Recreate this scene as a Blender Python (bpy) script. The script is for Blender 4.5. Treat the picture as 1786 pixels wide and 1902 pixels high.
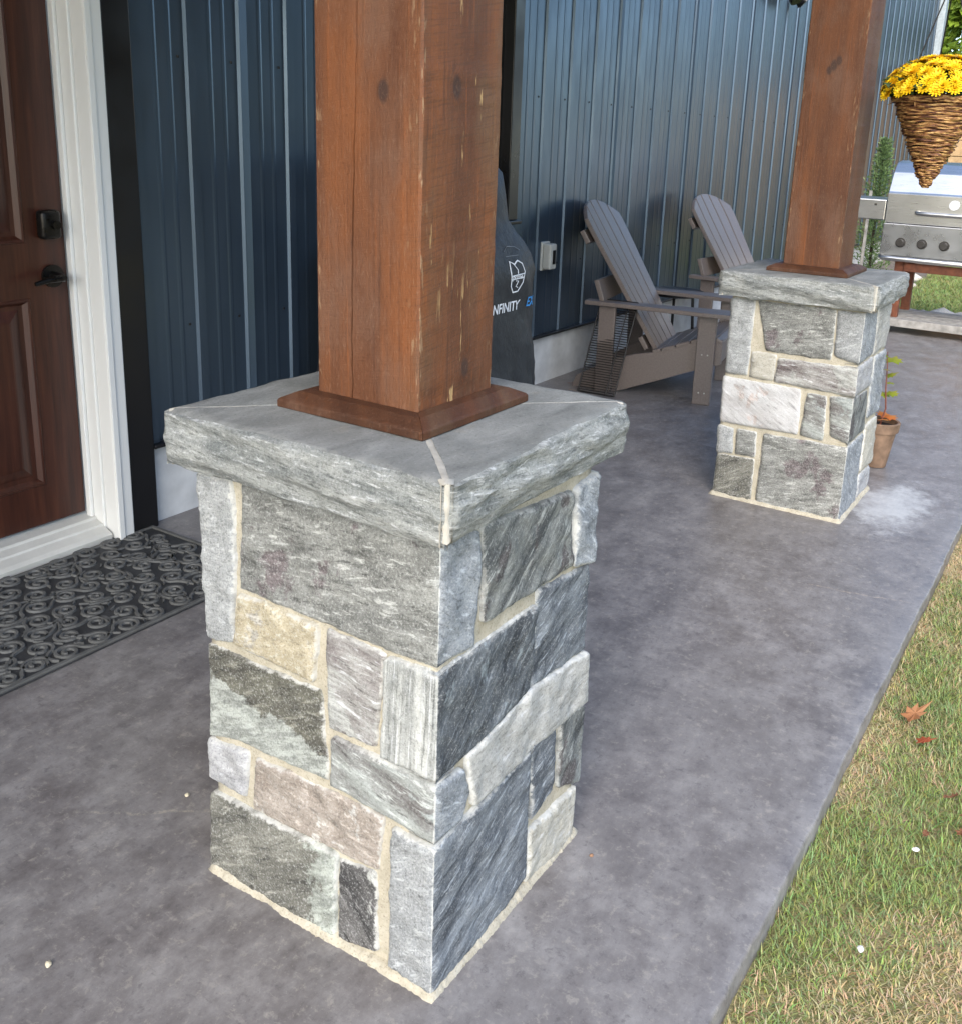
import bpy, bmesh, math, random
import numpy as np
from mathutils import Vector, Matrix, noise as mnoise
scene = bpy.context.scene
for o in list(bpy.data.objects): bpy.data.objects.remove(o, do_unlink=True)
C = scene.collection
PI = math.pi
rnd = random.Random(7)

# ------------------------------------------------------------------ camera
cam_d = bpy.data.cameras.new('camera'); cam = bpy.data.objects.new('camera', cam_d); C.objects.link(cam)
cam.location = (-0.93616, -0.67708, 1.22660)
cam.rotation_euler = (1.30950, -0.03961, -1.00681)
cam_d.sensor_fit = 'HORIZONTAL'; cam_d.sensor_width = 36.0
cam_d.lens = 36.345
cam_d.shift_x = -0.03276; cam_d.shift_y = -0.1190
cam_d.clip_start = 0.02; cam_d.clip_end = 600
scene.camera = cam
scene.render.resolution_x = 961; scene.render.resolution_y = 1024

# ------------------------------------------------------------------ light
SUN_EL = math.radians(38); SUN_AZ = math.radians(200)      # azimuth of the sun in the XY plane, from +X
world = bpy.data.worlds.new('World'); scene.world = world; world.use_nodes = True
wn = world.node_tree; wn.nodes.clear()
sky = wn.nodes.new('ShaderNodeTexSky'); sky.sky_type = 'NISHITA'; sky.sun_disc = False
sky.sun_elevation = SUN_EL; sky.sun_rotation = math.radians(90) - SUN_AZ
sky.air_density = 1.0; sky.dust_density = 1.2; sky.ozone_density = 2.0
bg = wn.nodes.new('ShaderNodeBackground'); bg.inputs['Strength'].default_value = 0.15
wo = wn.nodes.new('ShaderNodeOutputWorld')
wn.links.new(sky.outputs[0], bg.inputs[0]); wn.links.new(bg.outputs[0], wo.inputs[0])
sl = bpy.data.lights.new('sun', 'SUN'); sl.energy = 1.30; sl.angle = math.radians(55); sl.color = (1.0, 0.94, 0.84)
sun = bpy.data.objects.new('sun', sl); C.objects.link(sun)
sd = Vector((math.cos(SUN_EL) * math.cos(SUN_AZ), math.cos(SUN_EL) * math.sin(SUN_AZ), math.sin(SUN_EL)))
sun.rotation_euler = sd.to_track_quat('Z', 'Y').to_euler()
scene.view_settings.view_transform = 'Standard'; scene.view_settings.look = 'None'
scene.view_settings.exposure = 1.66; scene.view_settings.gamma = 1.0
scene.view_settings.use_curve_mapping = False
scene.render.engine = 'CYCLES'

# ------------------------------------------------------------------ material helpers
class NT:
    def __init__(s, name, **kw):
        s.m = bpy.data.materials.new(name); s.m.use_nodes = True
        s.t = s.m.node_tree; s.t.nodes.clear()
        s.out = s.n('ShaderNodeOutputMaterial'); s.b = s.n('ShaderNodeBsdfPrincipled')
        s.l(s.b.outputs[0], s.out.inputs[0])
        s.rough(kw.get('rough', .6)); s.b.inputs['Metallic'].default_value = kw.get('metal', 0)
        s.b.inputs['Specular IOR Level'].default_value = kw.get('spec', .5)
        if 'col' in kw: s.b.inputs['Base Color'].default_value = (*kw['col'], 1)
    def n(s, t): return s.t.nodes.new(t)
    def l(s, a, b): s.t.links.new(a, b)
    def put(s, sock, v):
        if isinstance(v, (int, float)):
            sock.default_value = v if sock.type != 'RGBA' else (v, v, v, 1)
        elif isinstance(v, (tuple, list)):
            sock.default_value = (*v, 1) if (sock.type == 'RGBA' and len(v) == 3) else v
        else: s.l(v, sock)
    def rough(s, v): s.put(s.b.inputs['Roughness'], v)
    def color(s, v): s.put(s.b.inputs['Base Color'], v)
    def coord(s, k='Object'): return s.n('ShaderNodeTexCoord').outputs[k]
    def attr(s, k, out='Fac'):
        a = s.n('ShaderNodeAttribute'); a.attribute_name = k; return a.outputs[out]
    def map(s, v, scale=(1, 1, 1), rot=(0, 0, 0), loc=(0, 0, 0)):
        m = s.n('ShaderNodeMapping'); s.l(v, m.inputs[0]); m.inputs['Scale'].default_value = scale
        m.inputs['Rotation'].default_value = rot; m.inputs['Location'].default_value = loc; return m.outputs[0]
    def noise(s, v, scale, detail=4, rough=.55, dist=0, out=0):
        m = s.n('ShaderNodeTexNoise'); s.l(v, m.inputs['Vector']); m.inputs['Scale'].default_value = scale
        m.inputs['Detail'].default_value = detail; m.inputs['Roughness'].default_value = rough
        m.inputs['Distortion'].default_value = dist; return m.outputs[out]
    def voro(s, v, scale, feat='F1', out='Distance'):
        m = s.n('ShaderNodeTexVoronoi'); m.feature = feat; s.l(v, m.inputs['Vector']); m.inputs['Scale'].default_value = scale
        return m.outputs[out]
    def ramp(s, f, stops, interp='LINEAR'):
        r = s.n('ShaderNodeValToRGB'); s.put(r.inputs[0], f); e = r.color_ramp.elements; r.color_ramp.interpolation = interp
        while len(e) < len(stops): e.new(.5)
        for i, (p, c) in enumerate(stops):
            e[i].position = p; e[i].color = (c, c, c, 1) if isinstance(c, (int, float)) else (*c, 1)
        return r.outputs[0]
    def mix(s, f, a, b, mode='MIX'):
        m = s.n('ShaderNodeMix'); m.data_type = 'RGBA'; m.blend_type = mode; m.clamp_factor = True
        s.put(m.inputs[0], f); s.put(m.inputs[6], a); s.put(m.inputs[7], b); return m.outputs[2]
    def math(s, op, a, b=0.0, c=None):
        m = s.n('ShaderNodeMath'); m.operation = op; s.put(m.inputs[0], a); s.put(m.inputs[1], b)
        if c is not None: s.put(m.inputs[2], c)
        return m.outputs[0]
    def sep(s, v):
        m = s.n('ShaderNodeSeparateXYZ'); s.l(v, m.inputs[0]); return m.outputs
    def comb(s, x, y, z):
        m = s.n('ShaderNodeCombineXYZ'); s.put(m.inputs[0], x); s.put(m.inputs[1], y); s.put(m.inputs[2], z); return m.outputs[0]
    def smooth(s, v, a, b, lo=0.0, hi=1.0):
        m = s.n('ShaderNodeMapRange'); m.interpolation_type = 'SMOOTHSTEP'; s.put(m.inputs[0], v)
        m.inputs[1].default_value = a; m.inputs[2].default_value = b; m.inputs[3].default_value = lo; m.inputs[4].default_value = hi
        return m.outputs[0]
    def bump(s, h, strength=.3, dist=.01, nrm=None):
        b = s.n('ShaderNodeBump'); b.inputs['Strength'].default_value = strength; b.inputs['Distance'].default_value = dist
        s.put(b.inputs['Height'], h)
        if nrm is not None: s.l(nrm, b.inputs['Normal'])
        s.l(b.outputs[0], s.b.inputs['Normal']); return b.outputs[0]

def plain(name, col, rough=.5, metal=0, var=.12, vs=30, bump=.0, bs=200):
    N = NT(name, rough=rough, metal=metal); v = N.coord()
    n = N.noise(v, vs, 4); c2 = tuple(c * (1 - var * 2) for c in col); c1 = tuple(min(1, c * (1 + var)) for c in col)
    N.color(N.ramp(n, [(.3, c2), (.7, c1)]))
    N.rough(N.smooth(N.noise(v, vs * 2.3, 3), .3, .7, max(.02, rough - .08), min(1, rough + .1)))
    if bump: N.bump(N.noise(v, bs, 3), bump, .004)
    return N.m

def stone_mat(name, c1, c2, c3=None, ang=0.0, stretch=.25, bs=30, patch=0.0, ps=9, speck=.35, lime=.75, seed=0.0, band=1.0, bmp=.5, grad=None):
    """grainy split stone: two-tone banding along an angle, optional mineral patches, salt-and-pepper grain, lime smear on the edges"""
    N = NT(name, rough=.85, spec=.25); v = N.coord()
    x, y, z = N.sep(v)
    q = N.math('SUBTRACT', x, y)
    a = N.math('ADD', N.math('MULTIPLY', q, math.cos(ang)), N.math('MULTIPLY', z, math.sin(ang)))
    r = N.math('SUBTRACT', N.math('MULTIPLY', z, math.cos(ang)), N.math('MULTIPLY', q, math.sin(ang)))
    w3 = N.math('ADD', N.math('MULTIPLY', N.math('ADD', x, y), .20), seed)
    bv = N.comb(N.math('MULTIPLY', a, stretch), r, w3)
    n1 = N.noise(bv, bs, 8, .66, .15)
    lo, hi = .5 - .13 / max(band, .2), .5 + .13 / max(band, .2)
    col = N.ramp(n1, [(max(0, lo), c1), (.5, tuple((p + s) / 2 for p, s in zip(c1, c2))), (min(1, hi), c2)])
    sv = N.comb(N.math('MULTIPLY', a, stretch * .45), r, N.math('ADD', w3, 5.0))
    n2 = N.noise(sv, bs * 4.2, 6, .68, .1)                       # thin streaks along the bedding
    pale = tuple(min(.72, c * 1.7 + .04) for c in c2)
    col = N.mix(N.smooth(n2, .545, .66, 0, .70 * min(1, band)), col, pale)
    col = N.mix(N.smooth(n2, .455, .34, 0, .70 * min(1, band)), col, tuple(c * .45 for c in c1))
    if c3 is not None:
        pn = N.noise(N.comb(N.math('MULTIPLY', a, .6), r, N.math('ADD', N.math('ADD', x, y), seed + 3.1)), ps, 7, .66, .3)
        if grad: pn = N.math('ADD', pn, N.math('ADD', N.math('MULTIPLY', q, grad[0]), N.math('ADD', N.math('MULTIPLY', z, grad[1]), grad[2])))
        c3n = N.mix(N.smooth(n2, .42, .60), tuple(c * .72 for c in c3), tuple(min(.7, c * 1.2) for c in c3))
        col = N.mix(N.smooth(pn, .60 - patch * .22, .65 - patch * .22, 0, .92), col, c3n)
    fine = N.noise(v, 250, 4, .78)
    med = N.noise(v, 95, 6, .75)
    col = N.mix(N.smooth(fine, .52, .66, 0, speck * 1.25), col, (.60, .60, .565))
    col = N.mix(N.smooth(fine, .48, .35, 0, speck * 1.35), col, (.030, .030, .030))
    col = N.mix(N.smooth(med, .57, .69, 0, speck * .9), col, (.55, .555, .53))
    col = N.mix(N.smooth(med, .42, .31, 0, speck * .8), col, (.05, .05, .048))
    e = N.attr('edge')
    en = N.noise(v, 90, 6, .7)
    ef = N.math('ADD', e, N.math('MULTIPLY', N.math('SUBTRACT', en, .5), 1.0))
    lm = N.math('MULTIPLY', N.smooth(ef, .24, .02, 0, lime), N.smooth(N.noise(v, 14, 3, .6), .36, .56, .15, 1.0))
    col = N.mix(lm, col, (.64, .63, .58))
    N.color(col)
    h = N.math('ADD', N.math('MULTIPLY', n1, .7), N.math('ADD', N.math('MULTIPLY', n2, .5), N.math('ADD', N.math('MULTIPLY', med, .6), N.math('MULTIPLY', fine, .45))))
    N.bump(h, bmp, .007)
    return N.m

# ------------------------------------------------------------------ object helpers
def obj(name, me, mats=None, parent=None):
    if isinstance(me, bmesh.types.BMesh):
        m = bpy.data.meshes.new(name); me.to_mesh(m); me.free(); me = m
    o = bpy.data.objects.new(name, me); C.objects.link(o)
    if mats:
        for m in (mats if isinstance(mats, (list, tuple)) else [mats]): o.data.materials.append(m)
    if parent is not None: o.parent = parent
    return o
def thing(name, label, cat, loc=(0, 0, 0), rz=0, group=None):
    o = bpy.data.objects.new(name, None); C.objects.link(o); o.location = loc; o.rotation_euler = (0, 0, rz)
    o.empty_display_size = .05
    return tag(o, label, cat, group)
def tag(o, label, cat, group=None):
    o['label'] = label; o['category'] = cat
    if group: o['group'] = group
    return o
def struct(o): o['kind'] = 'structure'; return o
def stuff(o): o['kind'] = 'stuff'; return o
def smooth(o, ang=None):
    for p in o.data.polygons: p.use_smooth = True
    if ang is not None:
        try: o.data.set_sharp_from_angle(angle=math.radians(ang))
        except Exception: pass
    return o
def bbox_bm(x0, x1, y0, y1, z0, z1, bev=0, seg=2, bm=None):
    b = bmesh.new()
    vs = [b.verts.new((x, y, z)) for x in (x0, x1) for y in (y0, y1) for z in (z0, z1)]
    for f in ((0, 1, 3, 2), (4, 6, 7, 5), (0, 4, 5, 1), (2, 3, 7, 6), (0, 2, 6, 4), (1, 5, 7, 3)): b.faces.new([vs[i] for i in f])
    if bev: bmesh.ops.bevel(b, geom=b.edges[:], offset=bev, segments=seg, affect='EDGES', profile=.5)
    bmesh.ops.recalc_face_normals(b, faces=b.faces[:])
    if bm is None: return b
    me = bpy.data.meshes.new('tmp'); b.to_mesh(me); b.free(); bm.from_mesh(me); bpy.data.meshes.remove(me); return bm
def box(name, x0, x1, y0, y1, z0, z1, mat, parent=None, bev=.002):
    return obj(name, bbox_bm(x0, x1, y0, y1, z0, z1, bev), mat, parent)
def prism_bm(poly, axis, a, b, bev=0):
    """poly: list of 2D points; axis 'x': points are (y,z) extruded from x=a to x=b; 'y': (x,z); 'z': (x,y)"""
    bm = bmesh.new()
    def P(p, t): return {'x': (t, p[0], p[1]), 'y': (p[0], t, p[1]), 'z': (p[0], p[1], t)}[axis]
    A = [bm.verts.new(P(p, a)) for p in poly]; B = [bm.verts.new(P(p, b)) for p in poly]
    bm.faces.new(A); bm.faces.new(B[::-1]); n = len(poly)
    for i in range(n): bm.faces.new((A[i], B[i], B[(i + 1) % n], A[(i + 1) % n]))
    bmesh.ops.recalc_face_normals(bm, faces=bm.faces[:])
    if bev: bmesh.ops.bevel(bm, geom=bm.edges[:], offset=bev, segments=2, affect='EDGES', profile=.5)
    return bm
def tube_bm(pts, r, n=8, bm=None, closed=False, caps=True):
    bm = bm or bmesh.new(); pts = [Vector(p) for p in pts]; rings = []; m = len(pts); up = None
    for i, p in enumerate(pts):
        a = pts[(i - 1) % m] if (closed or i > 0) else p; c = pts[(i + 1) % m] if (closed or i < m - 1) else p
        t = (c - a).normalized()
        if up is None or abs(up.dot(t)) > .95: up = Vector((0, 0, 1)) if abs(t.z) < .9 else Vector((1, 0, 0))
        u = t.cross(up).normalized(); w = u.cross(t).normalized(); up = w
        rr = r[i] if isinstance(r, (list, tuple)) else r
        rings.append([bm.verts.new(p + (u * math.cos(k * 2 * PI / n) + w * math.sin(k * 2 * PI / n)) * rr) for k in range(n)])
    for i in range(m if closed else m - 1):
        A, B = rings[i], rings[(i + 1) % m]
        for k in range(n): bm.faces.new((A[k], A[(k + 1) % n], B[(k + 1) % n], B[k]))
    if caps and not closed: bm.faces.new(rings[0][::-1]); bm.faces.new(rings[-1])
    return bm
def lathe_bm(prof, n=24, c=(0, 0, 0), bm=None):
    bm = bm or bmesh.new(); rings = []
    for r, z in prof: rings.append([bm.verts.new((c[0] + r * math.cos(k * 2 * PI / n), c[1] + r * math.sin(k * 2 * PI / n), c[2] + z)) for k in range(n)])
    for A, B in zip(rings, rings[1:]):
        for k in range(n): bm.faces.new((A[k], A[(k + 1) % n], B[(k + 1) % n], B[k]))
    bm.faces.new(rings[0][::-1]); bm.faces.new(rings[-1]); return bm
def fbm(p, o=4): return mnoise.fractal(Vector(p), 1.0, 2.0, o)
# ------------------------------------------------------------------ materials
def concrete_mat():
    N = NT('stained_concrete', rough=.5, spec=.45); v = N.coord()
    big = N.noise(v, 1.7, 5, .6); mid = N.noise(N.map(v, (1, 1.25, 1)), 8, 9, .74); fine = N.noise(v, 110, 6, .78); sm = N.noise(N.map(v, (1, 1, 1), loc=(3, 7, 0)), 38, 8, .76)
    col = N.ramp(mid, [(.35, (.118, .105, .101)), (.47, (.178, .163, .157)), (.56, (.228, .212, .204)), (.69, (.318, .300, .285))])
    col = N.mix(N.smooth(big, .38, .66, 0, .30), col, (.240, .226, .216))
    col = N.mix(N.smooth(N.noise(v, 3.1, 7, .72), .54, .66, 0, .38), col, (.150, .138, .134))
    col = N.mix(N.smooth(sm, .54, .645, 0, .55), col, (.355, .325, .285))
    col = N.mix(N.smooth(sm, .455, .36, 0, .58), col, (.108, .099, .098))
    col = N.mix(N.smooth(fine, .44, .30, 0, .50), col, (.105, .098, .098))
    col = N.mix(N.smooth(fine, .58, .70, 0, .40), col, (.40, .38, .355))
    col = N.mix(N.smooth(N.noise(v, 260, 3, .7), .66, .73, 0, .55), col, (.48, .43, .36))
    st_ = N.noise(N.map(v, (1, .35, 1), (0, 0, .6)), 60, 7, .75)
    col = N.mix(N.smooth(st_, .56, .66, 0, .40), col, (.34, .315, .285)); col = N.mix(N.smooth(st_, .43, .34, 0, .40), col, (.105, .098, .097))
    x, y, z = N.sep(v)
    wob = N.math('MULTIPLY', N.math('SUBTRACT', N.noise(v, 7, 5, .6), .5), .22)
    # pale lime wash left on the slab beside the far pillar
    dx = N.math('DIVIDE', N.math('SUBTRACT', x, 2.60), .30); dy = N.math('DIVIDE', N.math('ADD', y, .125), .125)
    d = N.math('ADD', N.math('SQRT', N.math('ADD', N.math('MULTIPLY', dx, dx), N.math('MULTIPLY', dy, dy))), N.math('MULTIPLY', N.math('SUBTRACT', N.noise(v, 11, 9, .75), .5), 2.6))
    col = N.mix(N.smooth(d, 1.25, .3, 0, .70), col, N.mix(N.smooth(mid, .4, .7), (.62, .62, .60), (.42, .42, .42)))
    # hairline cracks and a scratch arc
    def line(px, py, nx, ny, lo, hi, w):
        t = N.math('ADD', N.math('MULTIPLY', N.math('SUBTRACT', x, px), nx), N.math('MULTIPLY', N.math('SUBTRACT', y, py), ny))
        s = N.math('SUBTRACT', N.math('MULTIPLY', N.math('SUBTRACT', x, px), -ny), N.math('MULTIPLY', N.math('SUBTRACT', y, py), -nx))
        t = N.math('ABSOLUTE', N.math('ADD', t, N.math('MULTIPLY', wob, .22)))
        inside = N.math('MULTIPLY', N.smooth(s, lo, lo + .05), N.smooth(s, hi, hi - .05))
        return N.math('MULTIPLY', N.smooth(t, w, w * .3), inside)
    col = N.mix(N.math('MULTIPLY', N.math('MULTIPLY', line(1.78, -.19, .97, .22, -.17, .18, .004), N.smooth(sm, .42, .58)), .6), col, (.42, .33, .24))
    col = N.mix(N.math('MULTIPLY', N.math('MULTIPLY', line(0.03, .66, .80, .60, -.22, .16, .005), N.smooth(sm, .44, .58)), .6), col, (.42, .38, .30))
    N.color(col)
    N.rough(N.smooth(mid, .3, .7, .30, .46))
    N.bump(N.math('ADD', N.math('MULTIPLY', sm, .6), N.math('MULTIPLY', fine, .4)), .16, .008)
    return N.m
M = {}
M['concrete'] = concrete_mat()
def wood_mat(name, knots, saw=.0, chips=0.0, raw_edge=True, seed=0.0, dark=1.0):
    """brown stained rough-sawn timber; grain along Z; knots given as local positions"""
    N = NT(name, rough=.62, spec=.35); v = N.coord(); x, y, z = N.sep(v)
    q = N.math('SUBTRACT', x, y)
    kd = None
    for kp in knots:
        d = N.math('ADD', N.math('POWER', N.math('DIVIDE', N.math('SUBTRACT', q, kp[0]), kp[2]), 2), N.math('POWER', N.math('DIVIDE', N.math('SUBTRACT', z, kp[1]), kp[2] * 1.6), 2))
        d = N.math('EXPONENT', N.math('MULTIPLY', d, -1.0))
        kd = d if kd is None else N.math('MAXIMUM', kd, d)
    if kd is None: kd = 0.0
    gw = N.math('ADD', q, N.math('MULTIPLY', kd, .03)) if kd != 0.0 else q
    g = N.noise(N.comb(N.math('MULTIPLY', gw, 1.0), N.math('ADD', N.math('MULTIPLY', z, .045), seed), N.math('MULTIPLY', N.math('ADD', x, y), 1.0)), 95, 6, .6, .3)
    gb = N.noise(N.comb(gw, N.math('ADD', N.math('MULTIPLY', z, .12), seed + 2), 0.0), 14, 4, .55, .5)
    col = N.ramp(gb, [(.30, (.092 * dark, .034 * dark, .015 * dark)), (.48, (.132 * dark, .050 * dark, .021 * dark)), (.66, (.190 * dark, .066 * dark, .022 * dark))])
    col = N.mix(N.smooth(g, .55, .75, 0, .45), col, (.30 * dark, .088 * dark, .020 * dark))
    col = N.mix(N.smooth(g, .45, .25, 0, .55), col, (.046, .020, .012))
    sm_ = N.smooth(q, -.03, .01)
    blot = N.noise(N.comb(q, N.math('MULTIPLY', z, .5), seed), 7, 5, .6)
    col = N.mix(N.smooth(blot, .46, .64, 0, .60), col, N.mix(sm_, (.150, .080, .050), (.130, .078, .042)))
    if kd != 0.0: col = N.mix(N.smooth(kd, .25, .75, 0, .75), col, (.036, .022, .018))
    fib = N.noise(N.map(v, (1, 1, .35)), 330, 5, .78)
    col = N.mix(N.smooth(fib, .54, .68, 0, .36), col, (.24, .145, .090))
    col = N.mix(N.smooth(fib, .46, .33, 0, .38), col, (.042, .018, .010))
    sawh = N.noise(N.comb(N.math('MULTIPLY', q, .05), 0.0, N.math('ADD', z, N.math('MULTIPLY', q, -.16))), 330, 4, .65)
    if saw: col = N.mix(N.math('MULTIPLY', sm_, N.smooth(sawh, .52, .36, 0, saw)), col, (.070, .034, .018))
    if chips:
        chs = N.smooth(q, -.004, .03)
        ch = N.noise(N.comb(q, N.math('ADD', N.math('MULTIPLY', z, .13), seed + 9), 0.0), 55, 5, .65)
        cm = N.noise(N.comb(q, N.math('MULTIPLY', z, .3), seed + 5), 11, 3, .5)
        col = N.mix(N.math('MULTIPLY', chs, N.math('MULTIPLY', N.smooth(ch, .60, .645), N.smooth(cm, .47, .56))), col, (.42, .27, .12))
    e = N.attr('edge')
    en = N.noise(N.comb(q, y, N.math('MULTIPLY', z, .25)), 120, 4, .6)
    if raw_edge: col = N.mix(N.math('MULTIPLY', e, N.smooth(en, .57, .66, 0, .7)), col, (.34, .23, .13))
    N.color(col)
    h = N.math('ADD', N.math('MULTIPLY', g, .6), N.math('ADD', N.math('MULTIPLY', fib, .35), N.math('MULTIPLY', sawh, .5 * saw)))
    N.bump(h, .42, .006); N.rough(N.smooth(fib, .3, .7, .5, .75))
    return N.m
def siding_mat():
    N = NT('dark_blue_steel', rough=.28, spec=.5, metal=.75); v = N.coord()
    n = N.noise(N.map(v, (1, 1, .12)), 12, 4, .6)
    N.color(N.ramp(n, [(.3, (.076, .108, .148)), (.7, (.092, .129, .175))]))
    N.rough(N.smooth(N.noise(N.map(v, (1, 1, .3)), 20, 3), .3, .7, .30, .36)); return N.m
M['siding'] = siding_mat()
M['black_trim'] = plain('black_steel_trim', (.007, .007, .008), .35, 0, .05, 2)
M['white_trim'] = plain('white_vinyl_trim', (.74, .735, .70), .38, 0, .015, 3)
M['foundation'] = plain('poured_foundation', (.60, .60, .59), .8, 0, .10, 9, .25, 60)
M['threshold'] = plain('white_sill', (.62, .605, .55), .42, 0, .06, 12)
M['glass'] = plain('dark_window_glass', (.008, .009, .010), .05, 0, .0)
M['handle'] = plain('dark_bronze', (.022, .020, .018), .34, .8, .1)
M['outlet'] = plain('grey_plastic_cover', (.42, .42, .38), .45, 0, .05)
M['mortar'] = None
def mortar_mat():
    N = NT('lime_mortar', rough=.92, spec=.2); v = N.coord()
    a = N.noise(v, 26, 6, .7); f = N.noise(v, 260, 5, .8)
    col = N.ramp(a, [(.3, (.40, .355, .265)), (.55, (.51, .46, .355)), (.75, (.60, .555, .45))])
    col = N.mix(N.smooth(f, .47, .35, 0, .6), col, (.17, .145, .11)); col = N.mix(N.smooth(f, .55, .67, 0, .35), col, (.62, .58, .50)); N.color(col)
    N.bump(N.math('ADD', N.math('MULTIPLY', a, .6), N.math('MULTIPLY', f, .8)), .6, .005); return N.m
M['mortar'] = mortar_mat()
def door_mat():
    N = NT('dark_stained_door', rough=.36, spec=.5); v = N.coord(); x, y, z = N.sep(v)
    g = N.noise(N.comb(x, y, N.math('MULTIPLY', z, .06)), 60, 6, .6, .5)
    col = N.ramp(g, [(.3, (.028, .0080, .0045)), (.55, (.054, .0155, .0080)), (.75, (.080, .025, .012))])
    N.color(col); N.bump(g, .12, .004); return N.m
M['door'] = door_mat()
def chair_mat():
    N = NT('brown_poly_lumber', rough=.36, spec=.6); v = N.coord()
    g = N.noise(N.map(v, (6, 6, 6)), 20, 5, .6)
    N.color(N.ramp(g, [(.3, (.138, .112, .098)), (.7, (.185, .152, .134))]))
    N.bump(N.noise(v, 160, 4, .6), .15, .003); return N.m
M['chair'] = chair_mat()
M['wire'] = plain('black_wire', (.015, .014, .013), .5, .3, .1)
def mat_rubber(name, c):
    N = NT(name, rough=.7, spec=.35); v = N.coord()
    n = N.noise(v, 18, 5, .65); f = N.noise(v, 240, 3, .65)
    col = N.ramp(n, [(.3, tuple(k * .65 for k in c)), (.6, c), (.8, tuple(k * 1.4 for k in c))])
    col = N.mix(N.smooth(f, .6, .75, 0, .4), col, (.22, .21, .19)); N.color(col); N.bump(f, .2, .002); return N.m
M['rubber_base'] = mat_rubber('mat_recess_rubber', (.045, .046, .047))
M['rubber'] = mat_rubber('mat_scroll_rubber', (.125, .124, .116))
def cover_mat():
    N = NT('grey_vinyl_cover', rough=.5, spec=.5); v = N.coord()
    n = N.noise(v, 6, 5, .6); f = N.noise(v, 260, 2)
    N.color(N.ramp(n, [(.3, (.016, .017, .019)), (.7, (.026, .027, .030))]))
    N.bump(N.math('ADD', N.math('MULTIPLY', n, 1.0), N.math('MULTIPLY', f, .05)), .5, .03); return N.m
M['cover'] = cover_mat()
M['print_white'] = plain('white_print', (.72, .74, .76), .6, 0, .05)
M['print_blue'] = plain('blue_print', (.05, .30, .70), .6, 0, .05)
M['print_grey'] = plain('faded_grey_print', (.16, .17, .18), .6, 0, .05)
def steel_mat():
    N = NT('brushed_stainless', rough=.30, metal=1.0); v = N.coord()
    n = N.noise(N.map(v, (1, .02, 1)), 300, 3, .5); d = N.noise(v, 5, 3, .5)
    N.color(N.ramp(d, [(.3, (.50, .49, .47)), (.65, (.58, .57, .55))]))
    N.rough(N.smooth(n, .3, .7, .27, .33)); return N.m
M['steel'] = steel_mat()
M['steel_dark'] = plain('aged_steel_panel', (.36, .36, .36), .33, .9, .04, 4)
M['knob'] = plain('dark_knob', (.05, .045, .04), .4, .3)
M['cart_wood'] = plain('red_brown_cart_wood', (.17, .052, .022), .6, 0, .2, 25, .2, 90)
M['grey_wood'] = plain('weathered_grey_plank', (.33, .31, .28), .8, 0, .18, 22, .3, 90)
M['tyre'] = plain('dark_wheel', (.03, .028, .027), .7)
M['tan_wood'] = plain('tan_cedar_board', (.46, .30, .15), .7, 0, .14, 14, .2, 80)
M['orange_wood'] = plain('orange_stained_post', (.46, .19, .04), .6, 0, .14, 16, .2, 80)
M['rock_white'] = plain('pale_landscape_rock', (.62, .56, .48), .85, 0, .2, 18, .5, 60)
M['pebble'] = plain('white_pebble', (.72, .70, .66), .7, 0, .08, 40)
M['pot'] = plain('clay_brown_pot', (.215, .135, .085), .7, 0, .2, 25, .2, 90)
M['soil'] = plain('potting_soil', (.03, .02, .013), .95, 0, .3, 60, .6, 90)
M['soffit'] = plain('wood_soffit', (.20, .115, .06), .6, 0, .15, 20)
M['roof'] = plain('dark_steel_roof', (.035, .04, .045), .45)
M['beam'] = None
def leaf_mat(name, c1, c2, rough=.55, trans=.25):
    N = NT(name, rough=rough, spec=.35); a = N.attr('tint')
    col = N.ramp(a, [(0, c1), (1, c2)]); N.color(col)
    t = N.n('ShaderNodeBsdfTranslucent'); N.l(col, t.inputs[0]); ms = N.n('ShaderNodeMixShader'); ms.inputs[0].default_value = trans
    N.l(N.b.outputs[0], ms.inputs[1]); N.l(t.outputs[0], ms.inputs[2]); N.l(ms.outputs[0], N.out.inputs[0]); return N.m
M['grass'] = None
def grass_mat():
    N = NT('lawn_blade', rough=.6, spec=.25)
    a = N.n('ShaderNodeAttribute'); a.attribute_name = 'col'; N.color(a.outputs['Color'])
    t = N.n('ShaderNodeBsdfTranslucent'); N.l(a.outputs['Color'], t.inputs[0]); ms = N.n('ShaderNodeMixShader'); ms.inputs[0].default_value = .25
    N.l(N.b.outputs[0], ms.inputs[1]); N.l(t.outputs[0], ms.inputs[2]); N.l(ms.outputs[0], N.out.inputs[0]); return N.m
M['grass'] = grass_mat()
def lawn_mat():
    N = NT('lawn_soil_thatch', rough=.95, spec=.1); v = N.coord()
    a = N.noise(v, 2.6, 5, .6, .5); f = N.noise(v, 140, 4, .7)
    col = N.ramp(a, [(.36, (.23, .24, .10)), (.48, (.36, .31, .15)), (.60, (.50, .405, .235))])
    col = N.mix(N.smooth(f, .6, .35, 0, .7), col, (.15, .13, .065)); N.color(col); N.bump(f, .8, .01); return N.m
M['lawn'] = lawn_mat()

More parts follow.
